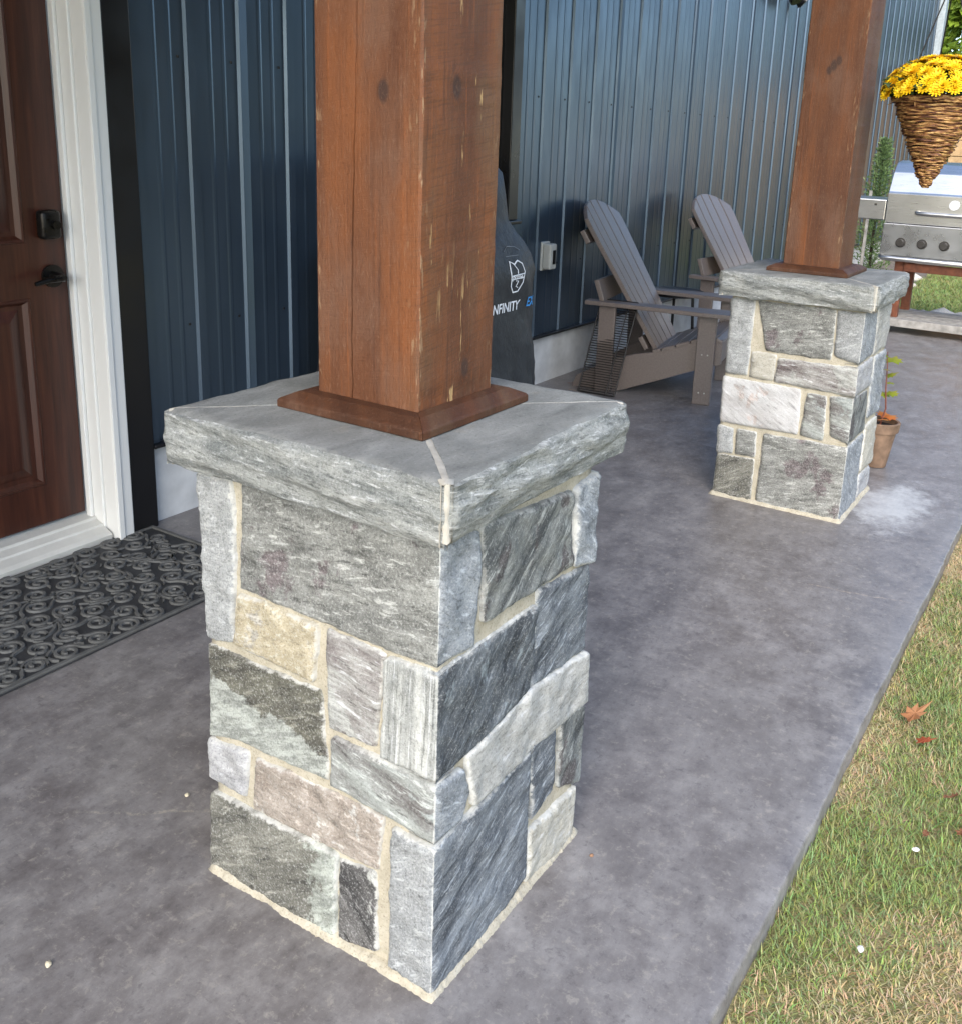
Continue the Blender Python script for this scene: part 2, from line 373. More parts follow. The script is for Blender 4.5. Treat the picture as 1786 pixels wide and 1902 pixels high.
# ------------------------------------------------------------------ the setting: lawn, patio, bed
g = obj('lawn', bbox_bm(-80, 160, -110, 130, -.30, -.045), M['lawn']); struct(g)
def patio_bm():
    bm = bmesh.new()
    # slab with a wavering, rounded outer edge
    xs = np.arange(-4.0, 6.96, .012)
    for i in range(len(xs)):
        pass
    prof = lambda x: -.3625 + .005 * mnoise.noise(Vector((x * 2.1, .3, 0))) + .003 * mnoise.noise(Vector((x * 13, 1.3, 0))) + .002 * mnoise.noise(Vector((x * 60, 2.3, 0)))
    rows = []
    for x in xs:
        e = prof(x); r = .006
        pts = [(1.80, 0), (.6, 0), (.0, 0), (e + .05, 0), (e + r, 0), (e + r * .45, -.0012), (e + .0012, -.004), (e, -.008), (e - .001, -.07)]
        rows.append([bm.verts.new((x, y, z)) for y, z in pts])
    for A, B in zip(rows, rows[1:]):
        for k in range(len(A) - 1): bm.faces.new((A[k], A[k + 1], B[k + 1], B[k]))
    # far end drop
    x = xs[-1]; low = [bm.verts.new((x + .004, v.co.y, -.07)) for v in rows[-1][:-1]]
    top = rows[-1][:-1]
    for k in range(len(low) - 1): bm.faces.new((top[k], top[k + 1], low[k + 1], low[k]))
    bmesh.ops.recalc_face_normals(bm, faces=bm.faces[:])
    return bm
p = obj('patio', patio_bm(), M['concrete']); struct(p); smooth(p)
b = obj('rock_bed', bbox_bm(6.97, 12.9, 1.05, 1.79, -.1, -.02), plain('bed_gravel', (.20, .17, .14), .95, 0, .3, 40, .8, 60)); struct(b)

# ------------------------------------------------------------------ house: siding wall, foundation, door, window, porch roof
house = thing('house', 'house wall of dark blue ribbed steel siding on a pale concrete foundation', 'house')
def siding_profile(x0, x1, pitch, phase):
    """(x, protrusion) polyline of ribbed steel"""
    pts = [(x0, 0.0)]; k = math.floor((x0 - phase) / pitch) - 1
    while True:
        c = phase + k * pitch; k += 1
        if c - pitch > x1: break
        for dx, h in ((-.021, 0), (-.0155, .010), (.0155, .010), (.021, 0)): pts.append((c + dx, h))
        for m in (.37, .63):
            cc = c + pitch * m
            for dx, h in ((-.010, 0), (-.004, .0010), (.004, .0010), (.010, 0)): pts.append((cc + dx, h))
    pts = [p for p in pts if x0 <= p[0] <= x1] + [(x1, 0.0)]
    return sorted(set(pts))
def siding_panel(x0, x1, pitch, phase, z0, z1, lap=0.0):
    bm = bmesh.new(); pr = siding_profile(x0, x1, pitch, phase); Y = 1.776
    lo = [bm.verts.new((x, Y - h - lap, z0)) for x, h in pr]; hi = [bm.verts.new((x, Y - h - lap, z1)) for x, h in pr]
    for i in range(len(pr) - 1): bm.faces.new((lo[i], lo[i + 1], hi[i + 1], hi[i]))
    return obj('siding_panel', bm, M['siding'], house)
ZT = 3.5
PL = .2035
for i, (a, c) in enumerate(((.906, 1.32), (1.32, 1.90))): siding_panel(a, c, PL, .925, .268, ZT)
siding_panel(1.90, 2.96, PL, .925, .268, .86); siding_panel(1.90, 2.96, PL, .925, 2.25, ZT)
xr = 2.96
PR = .252
while xr < 12.7:
    x2 = min(xr + PR * 4, 12.74); siding_panel(xr, x2, PR, 3.21, .268, ZT); xr = x2
for (a, c) in ((-4.0, -.36),): siding_panel(a, c, PL, .925, .268, ZT)
siding_panel(-.36, .906, PL, .925, 2.24, ZT)
# screws on the flats beside the ribs
scm = bpy.data.meshes.new('screw'); _b = bbox_bm(-.004, .004, -.002, .002, -.004, .004, .001, 1); _b.to_mesh(_b and scm); _b.free(); scm.materials.append(M['black_trim'])
for zz in (.62, 1.42):
    for x in [.925 + PL * k - .045 for k in range(5)] + [3.21 + PR * k - .055 for k in range(36)]:
        o = bpy.data.objects.new('screw', scm); C.objects.link(o); o.parent = house; o.location = (x, 1.7745, zz)
box('foundation', .902, 12.74, 1.786, 2.0, -.1, .262, M['foundation'], house, .004)
box('base_trim', .906, 12.74, 1.745, 1.776, .255, .268, M['black_trim'], house, .003)
box('wall_core', .91, 12.70, 1.80, 2.0, .27, ZT - .01, M['black_trim'], house, 0)
box('corner_trim', 12.66, 12.80, 1.70, 1.86, -.02, ZT, plain('pale_corner_trim', (.40, .45, .47), .4), house, .004)
box('foundation', -4.0, -.36, 1.786, 2.0, -.1, .262, M['foundation'], house, .004)
# door casing and jamb
box('trim_board', .813, .905, 1.748, 1.80, .002, 2.24, M['black_trim'], house, .004)
box('trim_board', -.36, -.30, 1.748, 1.80, .002, 2.24, M['black_trim'], house, .004)
cas = box('door_casing', .757, .812, 1.742, 1.80, .004, 2.16, M['white_trim'], house, .004)
box('casing_bead', .757, .776, 1.736, 1.7415, .006, 2.15, M['white_trim'], cas, .002)
box('door_jamb', .750, .790, 1.8005, 1.93, .012, 2.12, M['white_trim'], house, .003)
box('door_stop', .738, .7495, 1.845, 1.868, .05, 2.10, M['white_trim'], house, .003)
box('door_casing', -.30, -.245, 1.742, 1.80, .004, 2.16, M['white_trim'], house, .004)
box('door_casing', -.30, .812, 1.742, 1.80, 2.162, 2.235, M['white_trim'], house, .004)
box('door_jamb', -.28, -.24, 1.8005, 1.93, .012, 2.12, M['white_trim'], house, .003)
# sloped threshold with small ridges
thp = [(1.766, .002), (1.763, .022), (1.775, .030), (1.805, .040), (1.808, .046), (1.835, .054), (1.838, .062), (1.93, .070), (1.93, .002)]
obj('threshold', prism_bm(thp, 'x', -.24, .7495, .0012), M['threshold'], house)
# the door: frame of stiles and rails with raised panels
door = obj('door', None, None, house) if False else bpy.data.objects.new('door', None); C.objects.link(door); door.parent = house
DX0, DX1, DZ0, DZ1 = -.236, .737, .076, 2.09
YF = 1.872
pan = [(DX0 + .115, DX0 + .425, .195, .745), (DX0 + .548, DX1 - .117, .195, .745), (DX0 + .115, DX0 + .425, .895, 1.95), (DX0 + .548, DX1 - .117, .895, 1.95)]
def door_slab():
    bm = bmesh.new(); xs = sorted({DX0, DX1, *[v for p in pan for v in p[:2]]}); zs = sorted({DZ0, DZ1, *[v for p in pan for v in p[2:]]})
    for i in range(len(xs) - 1):
        for j in range(len(zs) - 1):
            cx, cz = (xs[i] + xs[i + 1]) / 2, (zs[j] + zs[j + 1]) / 2
            if any(p[0] < cx < p[1] and p[2] < cz < p[3] for p in pan): continue
            bm.faces.new([bm.verts.new(q) for q in ((xs[i], YF, zs[j]), (xs[i + 1], YF, zs[j]), (xs[i + 1], YF, zs[j + 1]), (xs[i], YF, zs[j + 1]))])
    # moulded recess round every panel
    for x0, x1, z0, z1 in pan:
        prof = [(0, 0), (.004, -.004), (.010, -.003), (.020, .010), (.032, .011), (.060, .002), (.066, .001)]
        rings = [[bm.verts.new((a, YF + d, c)) for a, c in ((x0 + o, z0 + o), (x1 - o, z0 + o), (x1 - o, z1 - o), (x0 + o, z1 - o))] for o, d in prof]
        for A, B in zip(rings, rings[1:]):
            for k in range(4): bm.faces.new((A[k], A[(k + 1) % 4], B[(k + 1) % 4], B[k]))
        bm.faces.new(rings[-1])
    bmesh.ops.remove_doubles(bm, verts=bm.verts[:], dist=.0003)
    bmesh.ops.recalc_face_normals(bm, faces=bm.faces[:])
    for f in bm.faces:
        pass
    return bm
ds = obj('door_slab', door_slab(), M['door'], door)
if sum(p.normal.y * p.area for p in ds.data.polygons) > 0: ds.data.flip_normals()
box('slab_core', DX0, DX1, 1.884, 1.915, DZ0, DZ1, M['door'], door, .002)
# deadbolt keypad and lever
db = bbox_bm(.652, .712, 1.835, 1.8715, .905, .985, .012, 3)
dbo = obj('deadbolt', db, M['handle'], door); smooth(dbo, 40)
kb = bmesh.new(); tube_bm([(.688, 1.8345, .945), (.688, 1.822, .945)], .012, 16, kb); obj('lock_cylinder', kb, M['handle'], dbo)
lv = bmesh.new(); tube_bm([(.690, 1.871, .800), (.690, 1.862, .800)], .032, 24, lv); tube_bm([(.690, 1.862, .800), (.690, 1.815, .800)], [.014, .011], 16, lv)
tube_bm([(.690, 1.815, .800), (.672, 1.811, .800), (.64, 1.812, .797), (.605, 1.816, .790)], [.011, .010, .008, .006], 10, lv)
smooth(obj('door_lever', lv, M['handle'], door), 40)
0 and box('strike_plate', .7425, .7497, 1.815, 1.835, .785, .812, M['handle'], door, .002)
# window behind the near post
wf = obj('window', None, None) if False else bpy.data.objects.new('window', None); C.objects.link(wf); wf.parent = house
box('frame', 2.875, 2.955, 1.742, 1.83, .86, 2.25, M['black_trim'], wf, .004); box('frame', 1.905, 1.985, 1.742, 1.83, .86, 2.25, M['black_trim'], wf, .004)
box('frame', 1.985, 2.875, 1.745, 1.83, 2.17, 2.25, M['black_trim'], wf, .004); box('sill', 1.89, 2.97, 1.725, 1.83, .842, .8595, M['black_trim'], wf, .004)
box('pane', 1.985, 2.875, 1.795, 1.797, .86, 2.17, M['glass'], wf, 0)
# porch roof carried by the timber posts
pr_ = bpy.data.objects.new('porch_roof', None); C.objects.link(pr_); pr_.parent = house
for k in range(15):
    y0 = -.145 + k * .128
    box('soffit_board', -4.0, 3.15, y0, y0 + .125, 2.62, 2.64, M['soffit'], pr_, .002)
box('roof_deck', -4.05, 3.20, -.20, 1.775, 2.66, 2.74, M['roof'], pr_, .004)
box('fascia', -4.05, 3.20, -.19, -.15, 2.60, 2.658, M['roof'], pr_, .003)
# ------------------------------------------------------------------ stone pillars
SM = {
 'grain':   stone_mat('grey_granular_stone', (.152, .152, .139), (.310, .310, .284), (.151, .125, .125), .12, .3, 26, .10, 7, .34, seed=1.3),
 'ash':     stone_mat('ash_grey_stone', (.264, .271, .264), (.436, .442, .430), None, .1, .6, 40, 0, 9, .36, seed=4.2, band=.6),
 'yellow':  stone_mat('sandy_yellow_stone', (.36, .305, .20), (.54, .47, .335), (.45, .42, .36), .2, .8, 30, .1, 12, .32, seed=2.2, band=.7),
 'halfdark':stone_mat('dark_and_pale_green_stone', (.073, .068, .057), (.152, .146, .112), (.36, .375, .335), .35, .35, 18, .55, 9.0, .34, seed=8.7, grad=(-.6, -6.0, 1.90)),
 'purple':  stone_mat('purple_streaked_stone', (.139, .109, .105), (.436, .430, .396), (.38, .38, .35), -.12, .12, 26, .35, 9, .22, seed=5.5),
 'upright': stone_mat('vertical_striped_stone', (.212, .218, .205), (.529, .529, .489), None, PI / 2 - .05, .08, 42, 0, 9, .30, seed=3.4),
 'lilac':   stone_mat('pale_lilac_stone', (.30, .298, .300), (.46, .455, .45), None, .1, .5, 26, 0, 9, .3, seed=7.1, band=.7),
 'greenish':stone_mat('grey_green_layered_stone', (.132, .116, .110), (.337, .351, .324), (.304, .324, .304), -.2, .12, 26, .35, 8, .22, seed=9.2),
 'brown':   stone_mat('pinkish_brown_stone', (.26, .215, .175), (.38, .33, .28), (.55, .53, .48), -.1, .7, 24, .22, 9, .28, seed=6.3, band=.8),
 'olive':   stone_mat('dark_olive_mottled_stone', (.076, .073, .062), (.205, .198, .165), (.36, .38, .33), .5, .3, 18, .38, 10, .34, seed=11.4, grad=(3.2, 0, .85)),
 'black':   stone_mat('black_white_stone', (.046, .044, .043), (.139, .132, .125), (.476, .476, .436), -.7, .35, 18, .18, 10, .3, seed=12.2),
 'steel':   stone_mat('plain_steel_grey_stone', (.205, .212, .212), (.357, .364, .357), None, .35, .45, 20, 0, 9, .34, seed=13.9, band=.7),
 'mottle':  stone_mat('dark_mottled_stone', (.068, .073, .073), (.264, .271, .251), (.093, .082, .080), .75, .22, 24, .2, 9, .24, lime=.6, seed=14.8),
 'night':   stone_mat('black_blue_streaked_stone', (.045, .050, .056), (.139, .152, .161), (.264, .298, .310), .80, .14, 26, .06, 12, .24, lime=.6, seed=16.1),
 'diagonal':stone_mat('blue_grey_diagonal_banded_stone', (.068, .076, .087), (.244, .264, .280), None, .42, .10, 34, 0, 9, .24, lime=.6, seed=17.7, band=1.0),
 'blueash': stone_mat('blue_ash_stone', (.198, .212, .225), (.351, .370, .383), None, -.5, .4, 30, 0, 9, .32, seed=18.4, band=.8),
 'buff':    stone_mat('buff_grey_strip_stone', (.317, .310, .284), (.502, .489, .449), None, .1, .4, 30, 0, 9, .3, seed=19.9, band=.7),
 'cream':   stone_mat('cream_stone', (.38, .355, .29), (.54, .51, .43), None, .1, .6, 26, 0, 9, .25, seed=21.4, band=.7),
 'white':   stone_mat('white_pink_veined_stone', (.44, .42, .405), (.60, .595, .58), (.50, .43, .39), -.55, .12, 26, .05, 12, .16, seed=22.2, band=.8),
 'cap':     stone_mat('layered_cap_stone', (.185, .197, .188), (.42, .425, .395), None, -.06, .07, 44, 0, 9, .26, lime=.0, seed=23.6, bmp=.9, band=.95),
}
def cap_top_mat():
    N = NT('cap_top_slate', rough=.8, spec=.3); v = N.coord()
    a = N.noise(N.map(v, (1, 2.2, 1), (0, 0, .3)), 9, 6, .6, .4); f = N.noise(v, 210, 6, .78)
    col = N.ramp(a, [(.3, (.165, .168, .155)), (.55, (.250, .253, .235)), (.75, (.34, .342, .318))])
    col = N.mix(N.smooth(N.noise(v, 16, 5, .6), .60, .72, 0, .4), col, (.27, .25, .21))
    col = N.mix(N.smooth(f, .46, .33, 0, .60), col, (.085, .085, .08)); col = N.mix(N.smooth(f, .56, .68, 0, .35), col, (.5, .5, .47)); N.color(col)
    N.bump(N.math('ADD', a, N.math('MULTIPLY', f, .8)), .5, .004); return N.m
SM['captop'] = cap_top_mat()
M['joint'] = plain('pale_cap_mortar', (.46, .43, .365), .9, 0, .1, 40, .4, 120)

def resample(pts, n):
    pts = [Vector((p[0], p[1])) for p in pts]; L = [0]
    for a, c in zip(pts, pts[1:]): L.append(L[-1] + (c - a).length)
    out = []
    for i in range(n + 1):
        t = L[-1] * i / n; k = 0
        while k < len(L) - 2 and L[k + 1] < t: k += 1
        f = (t - L[k]) / max(1e-9, L[k + 1] - L[k]); out.append(pts[k].lerp(pts[k + 1], min(1, max(0, f))))
    return out
def quad_to_curves(q):
    tl, tr, br, bl = q; return ([tl, tr], [tr, br], [bl, br], [tl, bl])
def grow(curves, corner, g=.0030):
    T, R_, B, L_ = [[list(p) for p in c] for c in curves]
    sg = 1 if T[-1][0] > T[0][0] else -1
    for p in T: p[1] += g
    for p in B: p[1] -= g
    R_[0][1] += g; R_[-1][1] -= g; L_[0][1] += g; L_[-1][1] -= g
    if corner != 1:
        for p in R_: p[0] += sg * g
        T[-1][0] += sg * g; B[-1][0] += sg * g
    if corner != 3:
        for p in L_: p[0] -= sg * g
        T[0][0] -= sg * g; B[0][0] -= sg * g
    return T, R_, B, L_
def add_patch(bm, el, curves, place, prot, step, amp, seed, mi, round_edge=(1, 1, 1, 1), corner=None, sgn=1):
    """Coons patch in face coordinates -> rough stone face; corner: which side (1=right,3=left) is a shared outside corner"""
    T, R_, B, L_ = grow(curves, corner)
    W = (Vector(T[0]) - Vector(T[-1])).length; H = (Vector(L_[0]) - Vector(L_[-1])).length
    nu = max(4, int(W / step)); nv = max(4, int(H / step))
    T, B = resample(T, nu), resample(B, nu); L_, R_ = resample(L_, nv), resample(R_, nv)
    def jit(p, k, i): 
        if corner == k: return p
        a = .0030 * mnoise.noise(Vector((p.x * 26 + seed, p.y * 26, seed * 1.7 + k))) + .0020 * mnoise.noise(Vector((p.x * 110 + seed, p.y * 110, seed))) + .0010 * mnoise.noise(Vector((p.x * 300 + seed, p.y * 300, seed)))
        return Vector((p.x + (a if k in (1, 3) else 0), p.y + (a if k in (0, 2) else 0)))
    T = [jit(p, 0, i) for i, p in enumerate(T)]; B = [jit(p, 2, i) for i, p in enumerate(B)]
    L_ = [jit(p, 3, i) for i, p in enumerate(L_)]; R_ = [jit(p, 1, i) for i, p in enumerate(R_)]
    for c, (a, ai), (b, bi) in (('tl', (T, 0), (L_, 0)), ('tr', (T, -1), (R_, 0)), ('bl', (B, 0), (L_, -1)), ('br', (B, -1), (R_, -1))):
        m = (a[ai] + b[bi]) / 2
        if corner == 1 and c in ('tr', 'br'): m.x = R_[0].x
        if corner == 3 and c in ('tl', 'bl'): m.x = L_[0].x
        a[ai] = m; b[bi] = m.copy()
    cen = (T[0] + T[-1] + B[0] + B[-1]) / 4
    G = []; r1 = .0036; rr = .0055
    for j in range(nv + 1):
        row = []; v = j / nv
        for i in range(nu + 1):
            u = i / nu
            p = T[i] * (1 - v) + B[i] * v + L_[j] * (1 - u) + R_[j] * u - (T[0] * (1 - u) * (1 - v) + T[-1] * u * (1 - v) + B[0] * (1 - u) * v + B[-1] * u * v)
            ds = [v * H, (1 - u) * W, (1 - v) * H, u * W]
            if corner in (1, 3):
                pass
            e = min(ds)
            # clip the outer corners a little so that the stones are not perfect quads
            cd = min(math.hypot(ds[a], ds[c]) for a, c in ((0, 1), (1, 2), (2, 3), (3, 0)) if corner not in (a, c)) if corner is not None else min(math.hypot(ds[a], ds[c]) for a, c in ((0, 1), (1, 2), (2, 3), (3, 0)))
            if cd < .009:
                k = (1 - cd / .009) ** 2 * .30 * .009
                dvec = (cen - p); dvec.normalize(); p = p + dvec * k
            k = 1 - min(1, e / rr)
            d = prot - r1 * k * k
            wgt = min(1, e / .005)
            d += wgt * amp * (fbm((p.x * 20 + seed, p.y * 20, seed * 3.1), 5) * .8 + 1.5 * (mnoise.voronoi(Vector((p.x * 17 + seed, p.y * 26, seed)))[0][0] - .4))
            if corner is not None:
                ec = ds[corner]
                if ec < 1e-9:
                    d = prot - .0018 + .002 * mnoise.noise(Vector((p.y * 55, seed * 0 + 4.0, 0)))
                    p = Vector((-d * 1.0, p.y)) if True else p
            vv = bm.verts.new(place(p.x, p.y, d)); vv[el] = min(1, (min([x for q_, x in enumerate(ds) if q_ != corner] + [ds[corner] * 3.5]) if corner is not None else e) / .02); row.append(vv)
        G.append(row)
    for j in range(nv):
        for i in range(nu):
            f = bm.faces.new((G[j][i], G[j][i + 1], G[j + 1][i + 1], G[j + 1][i])); f.material_index = mi; f.smooth = True
    # sides going back into the mortar
    ring = [(G[0][i], 0) for i in range(nu + 1)], [(G[j][nu], 1) for j in range(nv + 1)], [(G[nv][i], 2) for i in range(nu, -1, -1)], [(G[j][0], 3) for j in range(nv, -1, -1)]
    return G, ring, W, H
def make_stone(parent, curves, face, mat, prot, step, amp, seed, curves2=None, face2=None, mat2=None, depth=.045):
    bm = bmesh.new(); el = bm.verts.layers.float.new('edge')
    def sides(G, skip, place):
        nv, nu = len(G) - 1, len(G[0]) - 1
        edges = {0: [G[0][i] for i in range(nu + 1)], 1: [G[j][nu] for j in range(nv + 1)], 2: [G[nv][i] for i in range(nu + 1)], 3: [G[j][0] for j in range(nv + 1)]}
        for k, vs in edges.items():
            if k == skip: continue
            back = []
            for v in vs:
                n = bm.verts.new(v.co + place); n[el] = 0.0; back.append(n)
            for a, c, d, e in zip(vs, vs[1:], back[1:], back):
                f = bm.faces.new((a, c, d, e)); f.smooth = True
    if curves2 is None:
        G, _, _, _ = add_patch(bm, el, curves, face[0], prot, step, amp, seed, 0); sides(G, None, face[1] * depth)
    else:
        G1, *_ = add_patch(bm, el, curves, face[0], prot, step, amp, seed, 0, corner=1)
        G2, *_ = add_patch(bm, el, curves2, face2[0], prot, step, amp, seed + 5, 1, corner=3)
        sides(G1, 1, face[1] * depth); sides(G2, 3, face2[1] * depth)
        # both patches end on the same outside corner: stitch them
        a, c = [r[-1] for r in G1], [r[0] for r in G2]
        n = min(len(a), len(c))
        if len(a) == len(c):
            for p, q in zip(a, c):
                m = (p.co + q.co) / 2; p.co = m; q.co = m
        bmesh.ops.remove_doubles(bm, verts=a + c, dist=.0004)
    bmesh.ops.recalc_face_normals(bm, faces=bm.faces[:])
    o = obj('stone', bm, [mat] if mat2 is None else [mat, mat2], parent); return o
PW, PD, PH, CO, CT = .430, .4556, .7303, .0355, .0898        # pillar width (X), depth (Y), stone height, cap overhang, cap thickness
FACE = {'L': (lambda s, z, d: (-d, s, z), Vector((1, 0, 0))), 'R': (lambda s, z, d: (s, -d, z), Vector((0, 1, 0))),
        'BX': (lambda s, z, d: (PW + d, s, z), Vector((-1, 0, 0))), 'BY': (lambda s, z, d: (s, PD + d, z), Vector((0, -1, 0)))}
LF={
 'L1':([(0.459, 0.714), (0.391, 0.716)],[(0.391, 0.716), (0.383, 0.671), (0.397, 0.45)],[(0.453, 0.442), (0.397, 0.45)],[(0.459, 0.714), (0.453, 0.442)]),
 'L2':([(0.362, 0.719), (-0.002, 0.725)],[(-0.002, 0.725), (-0.003, 0.546)],[(0.374, 0.549), (0.215, 0.545), (0.086, 0.54), (-0.003, 0.546)],[(0.362, 0.719), (0.374, 0.549)]),
 'L3':([(0.377, 0.537), (0.217, 0.532)],[(0.217, 0.532), (0.226, 0.443)],[(0.391, 0.449), (0.226, 0.443)],[(0.377, 0.537), (0.391, 0.449)]),
 'L4':([(0.454, 0.425), (0.215, 0.427)],[(0.215, 0.427), (0.201, 0.283)],[(0.458, 0.259), (0.394, 0.275), (0.358, 0.275), (0.201, 0.283)],[(0.454, 0.425), (0.458, 0.259)]),
 'L5':([(0.198, 0.533), (0.093, 0.529)],[(0.093, 0.529), (0.11, 0.378)],[(0.194, 0.376), (0.11, 0.378)],[(0.198, 0.533), (0.194, 0.376)]),
 'L6':([(0.089, 0.522), (0.076, 0.529), (0.001, 0.527)],[(0.001, 0.527), (0.002, 0.368)],[(0.095, 0.37), (0.002, 0.368)],[(0.089, 0.522), (0.095, 0.37)]),
 'L7':([(0.461, 0.25), (0.372, 0.26)],[(0.372, 0.26), (0.38, 0.178)],[(0.464, 0.178), (0.38, 0.178)],[(0.461, 0.25), (0.464, 0.178)]),
 'L8':([(0.188, 0.36), (0.09, 0.362), (0.0, 0.361)],[(0.0, 0.361), (-0.004, 0.273)],[(0.189, 0.283), (0.116, 0.278), (-0.004, 0.273)],[(0.188, 0.36), (0.189, 0.283)]),
 'L9':([(0.353, 0.257), (0.094, 0.265)],[(0.094, 0.265), (0.105, 0.17)],[(0.364, 0.159), (0.105, 0.17)],[(0.353, 0.257), (0.364, 0.159)]),
 'L10':([(0.457, 0.152), (0.184, 0.157)],[(0.184, 0.157), (0.19, 0.009)],[(0.467, 0.0), (0.19, 0.009)],[(0.457, 0.152), (0.467, 0.0)]),
 'L11':([(0.074, 0.256), (-0.004, 0.26)],[(-0.004, 0.26), (0.003, 0.009)],[(0.076, 0.017), (0.003, 0.009)],[(0.074, 0.256), (0.076, 0.017)]),
 'L12':([(0.176, 0.152), (0.109, 0.161)],[(0.109, 0.161), (0.105, 0.023)],[(0.18, 0.006), (0.105, 0.023)],[(0.176, 0.152), (0.18, 0.006)]),
}
RF={
 'R1':([(0.003, 0.724), (0.086, 0.711)],[(0.086, 0.711), (0.096, 0.645), (0.084, 0.537)],[(0.003, 0.543), (0.084, 0.537)],[(0.003, 0.724), (0.003, 0.543)]),
 'R2':([(0.097, 0.711), (0.346, 0.689)],[(0.346, 0.689), (0.359, 0.558)],[(0.108, 0.565), (0.359, 0.558)],[(0.097, 0.711), (0.108, 0.565)]),
 'R3':([(0.362, 0.688), (0.433, 0.698)],[(0.433, 0.698), (0.434, 0.538)],[(0.368, 0.557), (0.434, 0.538)],[(0.362, 0.688), (0.368, 0.557)]),
 'R4':([(0.262, 0.551), (0.433, 0.53)],[(0.433, 0.53), (0.436, 0.372)],[(0.253, 0.389), (0.436, 0.372)],[(0.262, 0.551), (0.253, 0.389)]),
 'R5':([(-0.0, 0.53), (0.252, 0.529)],[(0.252, 0.529), (0.245, 0.392)],[(-0.001, 0.373), (0.093, 0.373), (0.245, 0.392)],[(-0.0, 0.53), (-0.001, 0.373)]),
 'R6':([(0.074, 0.364), (0.249, 0.384), (0.437, 0.365)],[(0.437, 0.365), (0.447, 0.266)],[(0.094, 0.272), (0.258, 0.276), (0.447, 0.266)],[(0.074, 0.364), (0.094, 0.272)]),
 'R7':([(0.002, 0.356), (0.064, 0.35)],[(0.064, 0.35), (0.084, 0.298), (0.061, 0.268)],[(0.007, 0.266), (0.061, 0.268)],[(0.002, 0.356), (0.007, 0.266)]),
 'R8':([(0.259, 0.28), (0.338, 0.274)],[(0.338, 0.274), (0.34, 0.147)],[(0.276, 0.128), (0.34, 0.147)],[(0.259, 0.28), (0.276, 0.128)]),
 'R8b':([(0.359, 0.267), (0.442, 0.258)],[(0.442, 0.258), (0.447, 0.098)],[(0.365, 0.138), (0.447, 0.098)],[(0.359, 0.267), (0.365, 0.138)]),
 'R9':([(0.008, 0.252), (0.102, 0.259), (0.258, 0.27)],[(0.258, 0.27), (0.256, 0.028)],[(-0.001, 0.01), (0.199, 0.01), (0.256, 0.028)],[(0.008, 0.252), (-0.001, 0.01)]),
 'R10':([(0.269, 0.109), (0.429, 0.096)],[(0.429, 0.096), (0.414, -0.003)],[(0.264, 0.013), (0.414, -0.003)],[(0.269, 0.109), (0.264, 0.013)]),
}
LP={
 'P1':[(0.451, 0.721), (0.369, 0.723), (0.371, 0.46), (0.447, 0.459)],
 'P2':[(0.356, 0.722), (0.096, 0.723), (0.093, 0.558), (0.311, 0.558)],
 'P3':[(0.086, 0.722), (0.015, 0.721), (-0.006, 0.558), (0.08, 0.574)],
 'P4':[(0.358, 0.544), (0.276, 0.545), (0.278, 0.457), (0.36, 0.456)],
 'P5':[(0.263, 0.534), (0.005, 0.541), (0.004, 0.445), (0.272, 0.455)],
 'P6':[(0.453, 0.441), (0.18, 0.438), (0.174, 0.284), (0.449, 0.279)],
 'P7':[(0.154, 0.43), (0.091, 0.429), (0.087, 0.279), (0.16, 0.281)],
 'P8':[(0.078, 0.433), (0.005, 0.438), (-0.003, 0.281), (0.062, 0.302)],
 'P9':[(0.453, 0.261), (0.4, 0.257), (0.396, 0.169), (0.45, 0.164)],
 'P10':[(0.385, 0.258), (0.316, 0.261), (0.313, 0.171), (0.382, 0.169)],
 'P11':[(0.448, 0.153), (0.313, 0.16), (0.313, 0.002), (0.451, -0.002)],
 'P12':[(0.287, 0.259), (0.009, 0.266), (0.004, -0.008), (0.29, -0.004)],
}
RP={
 'Q1':[(0, 0.722), (0.18, 0.712), (0.195, 0.561), (0, 0.556)],
 'Q2':[(0.215, 0.712), (0.428, 0.706), (0.418, 0.556), (0.225, 0.553)],
 'Q3':[(0, 0.541), (0.21, 0.545), (0.219, 0.443), (0, 0.447)],
 'Q4':[(0.245, 0.538), (0.425, 0.536), (0.432, 0.307), (0.255, 0.318)],
 'Q5':[(0, 0.436), (0.20, 0.428), (0.225, 0.28), (0, 0.279)],
 'Q6':[(0, 0.266), (0.225, 0.266), (0.24, 0.006), (0, 0.006)],
 'Q8':[(0.25, 0.285), (0.425, 0.285), (0.44, 0.105), (0.262, 0.115)],
 'Q7':[(0.262, 0.098), (0.428, 0.09), (0.424, 0.006), (0.26, 0.008)],
}
def corner_fix(cl, cr):
    """make the two faces of a corner stone meet on the vertical edge s=0"""
    zt = (cl[1][0][1] + cr[3][0][1]) / 2; zb = (cl[1][-1][1] + cr[3][-1][1]) / 2
    T, R_, B, L_ = [list(map(list, c)) for c in cl]; T[-1] = [0, zt]; R_ = [[0, zt], [0, zb]]; B[-1] = [0, zb]
    T2, R2, B2, L2 = [list(map(list, c)) for c in cr]; T2[0] = [0, zt]; L2 = [[0, zt], [0, zb]]; B2[0] = [0, zb]
    return (T, R_, B, L_), (T2, R2, B2, L2)
